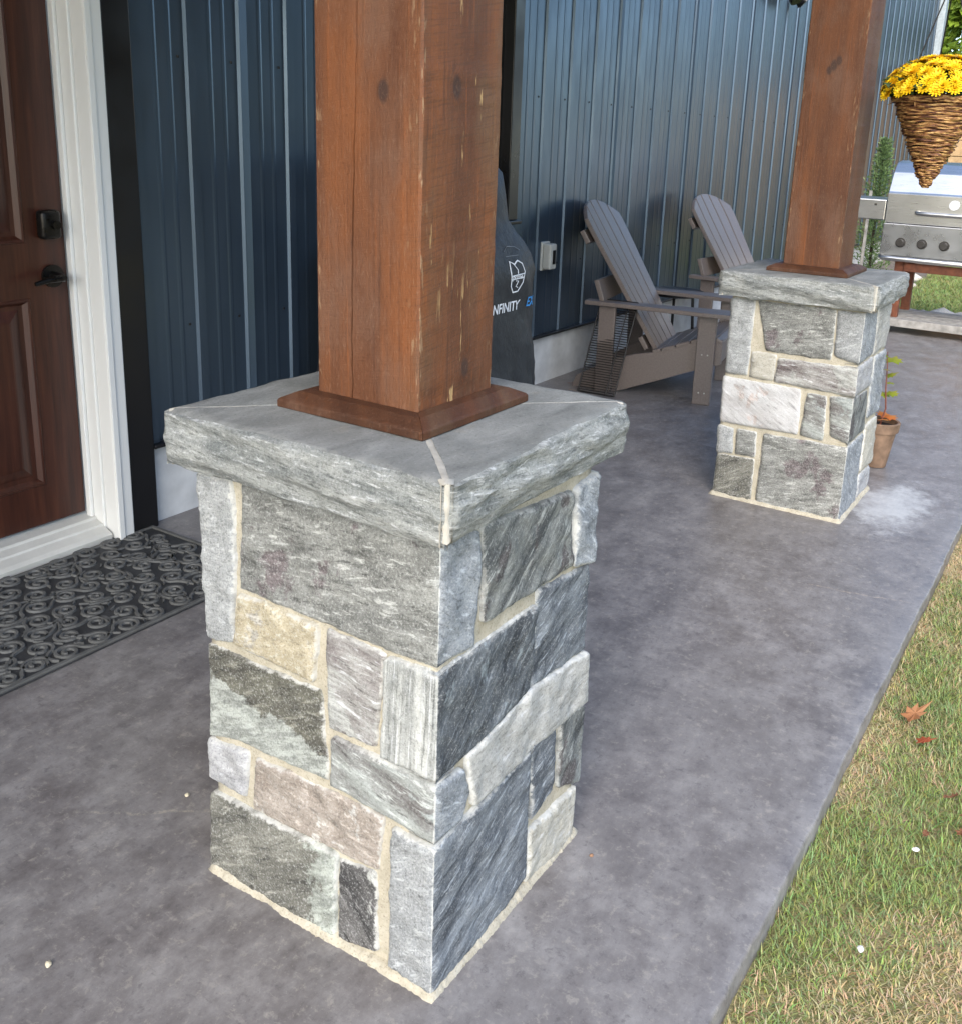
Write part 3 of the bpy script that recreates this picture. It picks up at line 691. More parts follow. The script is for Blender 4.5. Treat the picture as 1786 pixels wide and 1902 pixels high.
def mortar_core(parent):
    bm = bmesh.new(); ins = .0058; st = .016
    def grid(face, s0, s1, z0, z1):
        place = FACE[face][0]; nu = int((s1 - s0) / st); nv = int((z1 - z0) / st); G = []
        for j in range(nv + 1):
            z = z0 + (z1 - z0) * j / nv; row = []
            for i in range(nu + 1):
                s = s0 + (s1 - s0) * i / nu
                edge = i in (0, nu) or j in (0, nv)
                d = -ins + (0 if edge else .0022 * mnoise.noise(Vector((s * 26, z * 26, 3.0 + ord(face[0])))))
                row.append(bm.verts.new(place(s, z, d)))
            G.append(row)
        for j in range(nv):
            for i in range(nu): f = bm.faces.new((G[j][i], G[j][i + 1], G[j + 1][i + 1], G[j + 1][i])); f.smooth = True
    for f, L in (('L', PD), ('BX', PD), ('R', PW), ('BY', PW)): grid(f, ins, L - ins, -.002, PH - .001)
    bmesh.ops.remove_doubles(bm, verts=bm.verts[:], dist=.0008)
    bmesh.ops.recalc_face_normals(bm, faces=bm.faces[:])
    return obj('mortar', bm, M['mortar'], parent)
def mortar_skirt(parent, seed):
    """uneven bead of mortar where the pillar meets the slab"""
    bm = bmesh.new(); pts = []; n = 110
    per = [((0, PD), (0, 0), (-1, 0)), ((0, 0), (PW, 0), (0, -1)), ((PW, 0), (PW, PD), (1, 0)), ((PW, PD), (0, PD), (0, 1))]
    rows = []
    for a, c, nn in per:
        for i in range(n):
            t = i / n; x = a[0] + (c[0] - a[0]) * t; y = a[1] + (c[1] - a[1]) * t
            k = .55 + .6 * abs(mnoise.noise(Vector((x * 6 + seed, y * 6, 1)))) + .2 * mnoise.noise(Vector((x * 50 + seed, y * 50, 5))) + .35 * mnoise.noise(Vector((x * 160 + seed, y * 160, 5)))
            w = .0045 + .0085 * max(.05, k); h = .007 + .009 * max(.05, k)
            nx, ny = nn
            if i == 0:
                pn = {(-1, 0): (0, 1), (0, -1): (-1, 0), (1, 0): (0, -1), (0, 1): (1, 0)}[nn]; nx, ny = (nn[0] + pn[0]) * .8, (nn[1] + pn[1]) * .8
            P = lambda d, z: bm.verts.new((x + nx * d, y + ny * d, z))
            rows.append([P(-.012, h), P(.001, h * .95), P(w * .6, h * .55), P(w, .001), P(w, -.003)])
    for i in range(len(rows)):
        A, B = rows[i], rows[(i + 1) % len(rows)]
        for k in range(4): f = bm.faces.new((A[k], A[k + 1], B[k + 1], B[k])); f.smooth = True
    bmesh.ops.recalc_face_normals(bm, faces=bm.faces[:])
    return obj('mortar_skirt', bm, M['mortar'], parent)
def cap_slabs(parent, seed, gap=.0035, wide=.007):
    """four mitred slabs with split rock faces, mortar in the mitres"""
    x0, x1, y0, y1 = -CO, PW + CO, -CO, PD + CO; zb, zt = PH, PH + CT
    cx, cy = (x0 + x1) / 2, (y0 + y1) / 2; hx, hy = (x1 - x0) / 2, (y1 - y0) / 2
    sides = [((-1, 0), hy, hx), ((0, -1), hx, hy), ((1, 0), hy, hx), ((0, 1), hx, hy)]
    inner = .06
    for si, (nrm, half, dist) in enumerate(sides):
        bm = bmesh.new(); el = bm.verts.layers.float.new('edge')
        tx, ty = -nrm[1], nrm[0]
        nu = 84
        # profile from inner top to outer top, down the split face, and back under
        prof = [('t', k / 14) for k in range(15)] + [('f', k / 16) for k in range(1, 17)] + [('u', k / 4) for k in range(1, 5)]
        rows = []
        for kind, t in prof:
            row = []
            for i in range(nu + 1):
                u = -1 + 2 * i / nu
                if kind == 't': d = inner + (dist - inner) * t; z = zt
                elif kind == 'f': d = dist; z = zt - (zt - zb) * t
                else: d = dist - (dist - inner) * t; z = zb
                reach = half - (dist - d) * (half / dist if False else 1.0)
                g0 = wide if (si, u < 0) in ((0, False), (1, True)) else gap
                g0 = g0 * (1 + .5 * mnoise.noise(Vector((d * 40, si + seed, z * 30 + (5 if u < 0 else 0)))))
                a = u * max(.004, reach - g0)
                px, py = cx + nrm[0] * d + tx * a, cy + nrm[1] * d + ty * a
                # split face relief
                s = a + si * 3.3 + seed
                if kind == 'f' or (kind == 't' and t == 1) or (kind == 'u' and t <= .3):
                    tt = t if kind == 'f' else (0 if kind == 't' else 1)
                    lay = mnoise.noise(Vector((s * 4, z * 50 + s * 2, seed)))
                    rel = .0065 * lay + .0055 * fbm((s * 9, z * 45, seed + 2), 5) + .0050 * (.4 - mnoise.voronoi(Vector((s * 11, z * 26, seed)))[0][0]) + .0022 * mnoise.noise(Vector((s * 30, z * 130, 9)))
                    bow = .007 * math.sin(PI * tt) - .006 * max(0, tt - .55) * 2
                    rel += bow - (.004 if tt in (0, 1) else 0)
                    endk = min(1, (1 - abs(u)) / .035); rel = rel * endk - (1 - endk) ** 2 * .004
                    px += nrm[0] * rel; py += nrm[1] * rel
                    zz = z + (.0035 * mnoise.noise(Vector((s * 18, 1.0, seed))) if tt == 0 else 0) + (.006 * mnoise.noise(Vector((s * 14, 5.0, seed))) + .002 if tt == 1 else 0)
                    if tt == 0: zz -= .0025 + (1 - endk) * .004
                else:
                    zz = z + (.0012 * fbm((px * 14, py * 14, seed), 3) if kind == 't' else 0)
                v = bm.verts.new((px, py, zz)); v[el] = 1.0; row.append(v)
            rows.append(row)
        for r in range(len(rows) - 1):
            for i in range(nu):
                f = bm.faces.new((rows[r][i], rows[r][i + 1], rows[r + 1][i + 1], rows[r + 1][i])); f.smooth = True
                f.material_index = 1 if prof[r + 1][0] == 't' else 0
        for e_ in (0, nu):
            f = bm.faces.new([r[e_] for r in rows]); f.material_index = 0
        bmesh.ops.recalc_face_normals(bm, faces=bm.faces[:])
        o = obj('cap_slab', bm, [SM['cap'], SM['captop']], parent)
        smooth(o, 50)
    # mitre joints
    for k, (sx, sy, w) in enumerate(((-1, -1, wide), (1, -1, gap), (1, 1, gap), (-1, 1, gap))):
        bm = bmesh.new(); A = Vector((cx, cy)); Bq = Vector((cx + sx * (hx + .0), cy + sy * (hy + .0)))
        # the mitre runs at 45 degrees from the outer corner
        dirv = Vector((sx, sy)).normalized(); nn = Vector((-dirv.y, dirv.x)); L = .16 * 1.414 + .10; rows = []
        n = 40
        for i in range(n + 1):
            t = i / n; P = Bq - dirv * (L * (1 - t)) - dirv * (.005 if w == wide else .013); hw = w * 1.35 * (1.2 + .35 * mnoise.noise(Vector((t * 9, k + seed, 0)))) * (1.25 if w == wide else 1.0)
            zt2 = zt - .0004 + .0008 * mnoise.noise(Vector((t * 20, k, 2)))
            hw = min(hw, .0075 + .05 * (1 - t))
            if i >= n: zt2 -= .0015
            rows.append([bm.verts.new((P.x - nn.x * hw, P.y - nn.y * hw, zb + .003)), bm.verts.new((P.x - nn.x * hw, P.y - nn.y * hw, zt2 - .001)), bm.verts.new((P.x, P.y, zt2 + .0006)), bm.verts.new((P.x + nn.x * hw, P.y + nn.y * hw, zt2 - .001)), bm.verts.new((P.x + nn.x * hw, P.y + nn.y * hw, zb + .003))])
        for A_, B_ in zip(rows, rows[1:]):
            for q in range(4): f = bm.faces.new((A_[q], A_[q + 1], B_[q + 1], B_[q])); f.smooth = True
        # outer end: mortar filling the gap down the corner
        cols = []
        for j in range(13 if w == wide else 0):
            z = zt - .0012 - (CT - .011) * j / 12; b = .0018 * mnoise.noise(Vector((z * 70, k + seed, 3)))
            cols.append([bm.verts.new((Bq.x - sx * (.004 - b), Bq.y - sy * .0125, z)), bm.verts.new((Bq.x - sx * (.0022 - b), Bq.y - sy * (.0022 - b), z)), bm.verts.new((Bq.x - sx * .0125, Bq.y - sy * (.004 - b), z))])
        for A_, B_ in zip(cols, cols[1:]):
            for q in range(2): f = bm.faces.new((A_[q], A_[q + 1], B_[q + 1], B_[q])); f.smooth = True
        bmesh.ops.recalc_face_normals(bm, faces=bm.faces[:])
        obj('cap_joint', bm, M['joint'], parent)
    box('cap_bed', .02, PW - .02, .02, PD - .02, PH - .004, PH + CT - .006, M['joint'], parent, 0)

LOOK_L = {'L1': 'ash', 'L2': 'grain', 'L3': 'yellow', 'L4': 'halfdark', 'L5': 'purple', 'L6': 'upright', 'L7': 'lilac', 'L8': 'greenish', 'L9': 'brown', 'L10': 'olive', 'L11': 'steel', 'L12': 'black'}
LOOK_R = {'R1': 'blueash', 'R2': 'mottle', 'R3': 'blueash', 'R4': 'diagonal', 'R5': 'night', 'R6': 'buff', 'R7': 'blueash', 'R8': 'diagonal', 'R8b': 'mottle', 'R9': 'diagonal', 'R10': 'cream'}
LOOK_P = {'P1': 'ash', 'P2': 'grain', 'P3': 'steel', 'P4': 'cream', 'P5': 'purple', 'P6': 'white', 'P7': 'greenish', 'P8': 'greenish', 'P9': 'ash', 'P10': 'grain', 'P11': 'olive', 'P12': 'grain'}
LOOK_Q = {'Q1': 'blueash', 'Q2': 'buff', 'Q3': 'lilac', 'Q4': 'blueash', 'Q5': 'mottle', 'Q6': 'blueash', 'Q7': 'lilac', 'Q8': 'cream', 'Q9': 'blueash'}
CORNER1 = {'L2': 'R1', 'L6': 'R5', 'L8': 'R7', 'L11': 'R9'}
CORNER2 = {'P3': 'Q1', 'P5': 'Q3', 'P8': 'Q5', 'P12': 'Q6'}
LPc = {k: quad_to_curves(v) for k, v in LP.items()}; RPc = {k: quad_to_curves(v) for k, v in RP.items()}
def build_pillar(root, LFc, RFc, lookL, lookR, corner, backL, backR, lookBL, lookBR, step, seed):
    mortar_core(root); mortar_skirt(root, seed); r = random.Random(int(seed * 10))
    used = set()
    for k, cur in LFc.items():
        pr = r.uniform(-.002, .005); am = r.uniform(.0028, .0046)
        if k in corner:
            k2 = corner[k]; used.add(k2); c1, c2 = corner_fix(cur, RFc[k2])
            make_stone(root, c1, FACE['L'], SM[lookL[k]], pr, step, am, seed + len(used) * 3.7, c2, FACE['R'], SM[lookR[k2]])
        else: make_stone(root, cur, FACE['L'], SM[lookL[k]], pr, step, am, seed + r.uniform(0, 50))
    for k, cur in RFc.items():
        if k in used: continue
        make_stone(root, cur, FACE['R'], SM[lookR[k]], r.uniform(-.001, .009), step, r.uniform(.0034, .0052), seed + r.uniform(0, 50))
    clampc = lambda cur, a, c: tuple([[min(c, max(a, p[0])), p[1]] for p in s] for s in cur)
    for k, cur in backL.items():
        cc = clampc(cur, .052, PD - .052)
        make_stone(root, cc, FACE['BX'], SM[lookBL[k]], .001, .02, .003, seed + 3)
    for k, cur in backR.items():
        cc = clampc(cur, .052, PW - .004)
        if max(p[0] for p in cc[0]) - min(p[0] for p in cc[0]) < .02: continue
        make_stone(root, cc, FACE['BY'], SM[lookBR[k]], .001, .02, .003, seed + 4)
    cap_slabs(root, seed)
near_pillar = thing('stone_pillar', 'near stone pillar in the foreground, mixed grey and yellow stones under a thick mitred cap', 'pillar', (0, 0, 0), 0, 'stone pillars carrying the porch posts')
build_pillar(near_pillar, LF, RF, LOOK_L, LOOK_R, CORNER1, LPc, RPc, LOOK_P, LOOK_Q, .0042, 1.7)
far_pillar = thing('stone_pillar', 'farther stone pillar with a large white pink-veined stone, beside the brown chairs', 'pillar', (2.302, -.002, 0), 0, 'stone pillars carrying the porch posts')
build_pillar(far_pillar, LPc, RPc, LOOK_P, LOOK_Q, CORNER2, LF, RF, LOOK_L, LOOK_R, .009, 6.1)

# ------------------------------------------------------------------ timber posts with mitred base moulding
def post_bm(zt, crack_side):
    """square timber; the -X face carries a drying check as a real groove"""
    h = .095; z0 = 0.0; bm = bmesh.new(); el = bm.verts.layers.float.new('edge'); nz = 160; ch = .0035
    # perimeter stations: (x, y, edge)
    def ring(z):
        out = []
        w = .0018 * mnoise.noise(Vector((z * 6, 1, crack_side))) + .0011 * mnoise.noise(Vector((z * 40, 4, crack_side)))
        c = .020 + .006 * math.sin(z * 5.3 + crack_side) + .002 * mnoise.noise(Vector((z * 30, 0, 0)))
        act = .5 + .5 * mnoise.noise(Vector((z * 3.0, 7, crack_side))); dp = (.010 * max(.0, min(1, act * 1.7 - .1)) + .0005) * (1 if crack_side < 2 else .0)
        wd = .0011 + .0006 * act
        # -X face from +Y to -Y
        for y, d, e in ((h - ch, 0, .8), (h - .02, 0, 0), (c + .012, 0, 0), (c + wd, 0, 0), (c, dp, 0), (c - wd, 0, 0), (c - .012, 0, 0), (-h + .03, 0, 0), (-h + ch, 0, .8)): out.append((-h + d + w * .3, y, e))
        for x, e in ((-h + ch, 1), (-h + .02, 0), (0, 0), (h - .02, 0), (h - ch, .8)): out.append((x, -h + w, e))
        for y, e in ((-h + ch, .8), (0, 0), (h - ch, .8)): out.append((h + w, y, e))
        for x, e in ((h - ch, .8), (0, 0), (-h + ch, .8)): out.append((x, h + w, e))
        return out
    rows = []
    for k in range(nz + 1):
        z = z0 + (zt - z0) * k / nz; row = []
        for x, y, e in ring(z):
            v = bm.verts.new((x, y, z)); v[el] = e; row.append(v)
        rows.append(row)
    n = len(rows[0])
    for A, B in zip(rows, rows[1:]):
        for k in range(n): bm.faces.new((A[k], A[(k + 1) % n], B[(k + 1) % n], B[k]))
    bm.faces.new(rows[0]); bm.faces.new(rows[-1])
    bmesh.ops.recalc_face_normals(bm, faces=bm.faces[:]); return bm
wood1 = wood_mat('stained_timber_near', [(-.065, .46, .011), (.078, .47, .012), (.115, .07, .011)], .45, 1.0, seed=1.0)
wood2 = wood_mat('stained_timber_far', [(-.095, .675, .013), (-.080, .69, .011), (-.108, .66, .010)], .2, .0, seed=5.0, dark=.85)
M['beam'] = wood_mat('stained_beam', [], .2, 0, False, seed=8.0)
mould = wood_mat('stained_moulding', [], 0, 0, False, seed=11.0, dark=.50)
def timber_post(label, cx, cy, wm, side, zt=2.30):
    z0 = PH + CT
    t = thing('timber_post', label, 'post', (cx, cy, z0 + .001), 0, 'brown timber porch posts')
    o = obj('post', post_bm(zt - z0, side), wm, t)
    if side > 2: o.rotation_euler = (0, 0, 0)
    m = .0422; h = .0955
    # bevelled moulding boards, mitred
    prof = [(0, 0), (m, 0), (m, .011), (m - .003, .014), (m * .45, .024), (0, .025)]
    for k in range(4):
        bm = bmesh.new(); a = k * PI / 2; ca, sa = math.cos(a), math.sin(a); ends = []
        for s in (-1, 1):
            vs = []
            for d, z in prof:
                x, y = -(h + d), s * (h + d - .0004); vs.append(bm.verts.new((x * ca - y * sa, x * sa + y * ca, z)))
            ends.append(vs)
        n = len(prof); bm.faces.new(ends[0]); bm.faces.new(ends[1][::-1])
        for i in range(n): bm.faces.new((ends[0][i], ends[1][i], ends[1][(i + 1) % n], ends[0][(i + 1) % n]))
        bmesh.ops.recalc_face_normals(bm, faces=bm.faces[:])
        bmesh.ops.bevel(bm, geom=[e for e in bm.edges if e.calc_length() > .1], offset=.0015, segments=2, affect='EDGES', profile=.5)
        obj('base_moulding', bm, mould, t)
    return t
timber_post('near brown timber post standing on the foreground pillar, split by a drying crack', .215, .2278, wood1, 1)
timber_post('far brown timber post with a dark knot, standing on the farther pillar', 2.517, .2258, wood2, 3.3)
bmn = bbox_bm(-4.0, 3.1, .1228, .3308, 2.301, 2.60, .006)
bo = obj('porch_beam', bmn, M['beam'], pr_)
# ------------------------------------------------------------------ brown slatted garden chairs
def chair(label, loc, rz, loose=0):
    t = thing('garden_chair', label, 'chair', loc, rz, 'brown slatted chairs along the wall'); W = .60; cm = M['chair']
    seat = [(-.035, .315), (.0, .336), (.06, .330), (.13, .305), (.20, .276), (.27, .250), (.315, .236)]
    str_poly = [(-.03, .325), (.06, .317), (.13, .292), (.20, .263), (.27, .237), (.315, .224), (.40, .205), (.52, .165), (.70, .060), (.72, .0), (.49, .0), (.30, .075), (.08, .165), (-.03, .205)]
    for x in (.034, W - .062): obj('stringer', prism_bm(str_poly, 'x', x, x + .028, .002), cm, t)
    for x in (.0, W - .030): box('leg', x, x + .030, 0, .088, 0, .440, cm, t, .004)
    for x in (.002, W - .030): box('rear_upright', x, x + .028, .505, .590, .10 if False else 0, .440, cm, t, .004)
    for k in range(6):
        (y0, z0), (y1, z1) = seat[k], seat[k + 1]
        d = Vector((y1 - y0, z1 - z0)); L = d.length; d.normalize(); nrm = Vector((-d.y, d.x)) * .018
        if nrm.y < 0: nrm = -nrm
        a = Vector((y0, z0)) + d * .003; b = Vector((y1, z1)) - d * .003
        obj('seat_slat', prism_bm([a, b, b + nrm, a + nrm] if False else [tuple(a), tuple(b), tuple(b - Vector((nrm.x, nrm.y))), tuple(a - Vector((nrm.x, nrm.y)))], 'x', .032, W - .032, .003), cm, t)
    box('front_apron', .062, W - .062, -.028, -.006, .21, .305, cm, t, .003)
    # fan back: five slats
    b0 = Vector((0, .275, .215)); b1 = Vector((0, .735, .945)); axis = (b1 - b0); LEN = axis.length; axis.normalize(); nb = Vector((0, -axis.z, axis.y))
    wb, wt = .43, .57
    for k in range(5):
        bm = bmesh.new(); f = []; nseg = 12
        for s in (0, 1):
            pts = []
            u0, u1 = k / 5 + .008, (k + 1) / 5 - .008
            # outline of the slat along the fan, the top follows an arc
            def X(u, v): 
                bulge = wb + (wt - wb) * min(1, v / .8)
                if v > .8: bulge -= (v - .8) * .20 * wt
                return W / 2 + (u - .5) * bulge
            def top(u): return 1.0 - .55 * (abs(u - .5) ** 2.2)
            out = []
            for q in range(nseg + 1): v = top(u0) * q / nseg; out.append((X(u0, v), v))
            for q in range(1, 4): u = u0 + (u1 - u0) * q / 4; out.append((X(u, top(u)), top(u)))
            for q in range(nseg, -1, -1): v = top(u1) * q / nseg; out.append((X(u1, v), v))
            curve = lambda x: .018 * (1 - ((x - W / 2) / (wt / 2)) ** 2)       # slightly dished back
            f.append([bm.verts.new(Vector((x, 0, 0)) + b0 + axis * (v * LEN) - nb * (curve(x) * 1 + (.022 if s else 0))) for x, v in out])
        bm.faces.new(f[0]); bm.faces.new(f[1][::-1]); n = len(f[0])
        for i in range(n): bm.faces.new((f[0][i], f[1][i], f[1][(i + 1) % n], f[0][(i + 1) % n]))
        bmesh.ops.recalc_face_normals(bm, faces=bm.faces[:])
        bmesh.ops.bevel(bm, geom=[e for e in bm.edges if len(e.link_faces) == 2 and e.calc_face_angle(0) > 1.0], offset=.003, segments=2, affect='EDGES')
        obj('back_slat', bm, cm, t)
    for v, hw in ((.80, .265), (.10, .215)):
        c = b0 + axis * (v * LEN) - nb * .062
        bm = bbox_bm(-hw, hw, -.012, .012, -.035, .035, .003); bmesh.ops.rotate(bm, verts=bm.verts, cent=(0, 0, 0), matrix=Matrix.Rotation(-math.atan2(axis.y, axis.z), 3, 'X'))
        bmesh.ops.translate(bm, verts=bm.verts, vec=(W / 2, c.y, c.z)); obj('back_rail', bm, cm, t)
    # brace behind the back, on the arms
    obj('back_brace', prism_bm([(.565, .462), (.590, .462), (.625, .560), (.600, .565)], 'x', .0, W, .003), cm, t)
    # arms, broader towards the front
    for sx in (0, 1):
        pts = [(-.045, -.075), (.0, -.095), (.06, -.095), (.105, -.07), (.110, .0), (.085, .20), (.060, .40), (.050, .66), (-.020, .66), (-.035, .30), (-.048, .05)]
        pts = [(x if sx == 0 else W - x, y) for x, y in pts]
        obj('arm', prism_bm(pts, 'z', .4405, .4615, .003), cm, t)
        box('arm_bracket', (.0305 if sx == 0 else W - .052), (.052 if sx == 0 else W - .0305), .008, .078, .36, .440, cm, t, .002)
    for z in (.06, .25):
        for y in (.03, .058): obj('screw', tube_bm([(-.0015, y, z), (.001, y, z)], .004, 10), M['outlet'], t)
    return t
chair('brown slatted garden chair nearer the camera, wire rack leaning on its arm', (3.465, .915, 0), math.radians(10))
chair('brown slatted garden chair half hidden behind the farther stone pillar', (4.66, .90, 0), math.radians(-3))

# ------------------------------------------------------------------ small round table between the chairs
tb = thing('side_table', 'low round dark side table between the two brown chairs', 'table', (4.33, 1.50, 0))
obj('table_top', lathe_bm([(.15, .385), (.17, .390), (.172, .402), (.168, .408), (.02, .409)], 32), M['black_trim'], tb)
for k in range(3):
    a = k * 2 * PI / 3 + .4
    obj('leg', tube_bm([(.12 * math.cos(a), .12 * math.sin(a), .388), (.15 * math.cos(a), .15 * math.sin(a), 0)], .009, 8), M['black_trim'], tb)

# ------------------------------------------------------------------ wire rack leaning on the near chair
rk = thing('wire_rack', 'black wire cooking rack leaning against the nearer brown chair', 'rack')
def rk_p(u, v):   # u across, v up the rack
    a = Vector((3.290, 1.548, .004)); b_ = Vector((3.305, 1.352, .004)); c = Vector((3.425, 1.515, .462))
    return a + (b_ - a) * u + (c - a) * v
bm = bmesh.new()
for u in (0, 1): tube_bm([rk_p(u, 0), rk_p(u, .5), rk_p(u, 1)], .004, 8, bm)
for v in (0, 1): tube_bm([rk_p(0, v), rk_p(1, v)], .004, 8, bm)
tube_bm([rk_p(.76, 0), rk_p(.76, 1)], .003, 8, bm)
obj('rack_frame', bm, M['wire'], rk)
bm = bmesh.new()
for k in range(1, 38): v = k / 38; tube_bm([rk_p(0, v) , rk_p(1, v)], .0025, 5, bm)
stuff(obj('rack_wires', bm, M['wire'], rk))

# ------------------------------------------------------------------ covered grill behind the near post
cg = thing('covered_grill', 'barbecue grill under a dark grey vinyl cover, behind the near timber post', 'grill cover')
def cover_bm():
    bm = bmesh.new(); rows = []
    # outline of the cover seen from the front: (z, x0, x1, y0, y1)
    secs = [(.02, 1.50, 2.36, 1.17, 1.73), (.22, 1.52, 2.35, 1.19, 1.72), (.45, 1.545, 2.325, 1.205, 1.71), (.62, 1.555, 2.300, 1.215, 1.70), (.74, 1.555, 2.318, 1.215, 1.70), (.80, 1.565, 2.305, 1.23, 1.70),
            (.85, 1.60, 2.275, 1.25, 1.69), (.885, 1.66, 2.235, 1.265, 1.68), (.93, 1.69, 2.20, 1.28, 1.67), (1.02, 1.70, 2.19, 1.29, 1.66), (1.10, 1.71, 2.185, 1.31, 1.64), (1.145, 1.725, 2.165, 1.35, 1.60), (1.16, 1.80, 2.08, 1.42, 1.54)]
    N = 96
    for si, (z, x0, x1, y0, y1) in enumerate(secs):
        row = []
        for k in range(N):
            a = k * 2 * PI / N; ca, sa = math.cos(a), math.sin(a); pw = .28
            ex = math.copysign(abs(ca) ** pw, ca); ey = math.copysign(abs(sa) ** pw, sa)
            x = (x0 + x1) / 2 + ex * (x1 - x0) / 2; y = (y0 + y1) / 2 + ey * (y1 - y0) / 2
            low = max(0, (.8 - z) / .8)
            w = (.020 * low + .004) * mnoise.noise(Vector((a * 5.0 + z * 3.0, z * 2.2, 0))) + .010 * low * mnoise.noise(Vector((a * 14 - z * 4, z * 4, 3))) + .007 * mnoise.noise(Vector((x * 6, y * 6, z * 6)))
            row.append(bm.verts.new((x + ca * w, y + sa * w, z + (.012 * mnoise.noise(Vector((x * 4, y * 4, 1))) if z > .7 else 0))))
        rows.append(row)
    for A, B in zip(rows, rows[1:]):
        for k in range(N): f = bm.faces.new((A[k], A[(k + 1) % N], B[(k + 1) % N], B[k])); f.smooth = True
    bm.faces.new(rows[-1])
    bmesh.ops.subdivide_edges(bm, edges=[e for e in bm.edges if abs(e.verts[0].co.z - e.verts[1].co.z) > .08], cuts=2, use_grid_fill=True)
    for v in bm.verts:
        if v.co.z < .75:
            n = .012 * mnoise.noise(Vector((v.co.x * 9 + v.co.z * 7, v.co.y * 9, v.co.z * 3))); v.co.x += n; v.co.y -= n
    bmesh.ops.recalc_face_normals(bm, faces=bm.faces[:]); return bm
cov = smooth(obj('cover', cover_bm(), M['cover'], cg))
# printed emblem and words: flat prints lying just proud of the front of the cover
def text_mesh(name, body, size, loc, mat, parent, shear=.2, ext=.0005, rz=0, tilt=90):
    cu = bpy.data.curves.new(name, 'FONT'); cu.body = body; cu.size = size; cu.shear = shear; cu.extrude = ext; cu.offset = size * .012
    tmp = bpy.data.objects.new('tmp', cu); C.objects.link(tmp); bpy.context.view_layer.update()
    me = bpy.data.meshes.new_from_object(tmp.evaluated_get(bpy.context.evaluated_depsgraph_get())); bpy.data.objects.remove(tmp); bpy.data.curves.remove(cu)
    o = obj(name, me, mat, parent); o.location = loc; o.rotation_euler = (math.radians(tilt), 0, rz); return o
def ray_front(x, z):
    hit, loc, nrm, idx = cov.ray_cast(Vector((x, .5, z)), Vector((0, 1, 0))); return loc.y if hit else 1.2
def drape(o):
    """lay a flat print onto the cover's front"""
    bpy.context.view_layer.update(); mw = o.matrix_world.copy()
    for v in o.data.vertices:
        p = mw @ v.co; off = p.y - o.location.y; p.y = ray_front(p.x, p.z) - .0025 + min(0, off); v.co = p
    o.location = (0, 0, 0); o.rotation_euler = (0, 0, 0); return o
em = bmesh.new(); shield = []
EX, EZ = 2.118, .735
out = [(-.036, .052), (-.010, .040), (.0, .046), (.014, .052), (.040, .040), (.046, .012), (.036, -.026), (.010, -.056), (-.018, -.058), (-.036, -.036), (-.040, .0)]
tube_bm([(EX + a * 1.05, 1.15, EZ + c * 1.05) for a, c in out], .0030, 6, em, closed=True)
for seg in ([(-.012, .040), (.004, .022), (.0, .008)], [(-.008, -.018), (.008, -.020), (-.004, -.040), (.008, -.044)], [(-.038, .002), (.044, .006)], [(-.037, -.012), (.040, -.008)]):
    tube_bm([(EX + a, 1.15, EZ + c) for a, c in seg], .0022, 6, em)
emb = obj('emblem', em, M['print_white'], cg)
for v in emb.data.vertices:
    dy = v.co.y - 1.15; v.co.y = ray_front(v.co.x, v.co.z) - .002 + dy * .3
drape(text_mesh('emblem_word', 'prime', .028, (EX - .036, 1.15, EZ - .012), M['print_white'], cg, .1))
drape(text_mesh('word_print', 'INFINITY', .050, (EX - .175, 1.15, EZ - .128), M['print_white'], cg, .25))
drape(text_mesh('word_print', 'EX', .050, (EX + .075, 1.15, EZ - .124), M['print_blue'], cg, .25))
g1 = bmesh.new()
tube_bm([(EX - .06, 1.2, .825), (EX - .03, 1.2, .842), (EX + .02, 1.2, .838), (EX + .05, 1.2, .824)], .0014, 5, g1); tube_bm([(EX - .055, 1.2, .808), (EX + .03, 1.2, .808)], .0012, 5, g1)
gz = obj('faded_print', g1, M['print_grey'], cg)
for v in gz.data.vertices: v.co.y = ray_front(v.co.x, v.co.z) - .002

# ------------------------------------------------------------------ weatherproof outlet on the wall
ot = thing('outlet_box', 'small grey weatherproof outlet cover on the blue siding', 'outlet')
box('cover', 3.228, 3.292, 1.712, 1.757, .604, .730, M['outlet'], ot, .008); box('cover_window', 3.250, 3.278, 1.7085, 1.7115, .630, .700, M['black_trim'], ot, .002)
box('back_plate', 3.222, 3.298, 1.757, 1.776, .596, .738, M['outlet'], ot, .004)

# ------------------------------------------------------------------ twin flood light high on the wall
fl = thing('flood_light', 'small black twin flood light high on the blue siding', 'wall light', (6.55, 1.776, 2.38))
bm = bmesh.new(); tube_bm([(0, 0, 0), (0, -.05, 0)], .055, 20, bm); obj('mount', bm, M['black_trim'], fl)
for s in (-1, 1):
    bm = bmesh.new(); tube_bm([(s * .03, -.05, 0), (s * .07, -.09, -.04)], .012, 10, bm); tube_bm([(s * .07, -.09, -.04), (s * .09, -.15, -.10)], [.040, .062], 20, bm)
    h_ = obj('lamp_head', bm, M['black_trim'], fl); smooth(h_, 40)
    bm = bmesh.new(); tube_bm([(s * .0903, -.151, -.101), (s * .092, -.156, -.106)], .052, 20, bm); obj('lens', bm, M['glass'], h_)

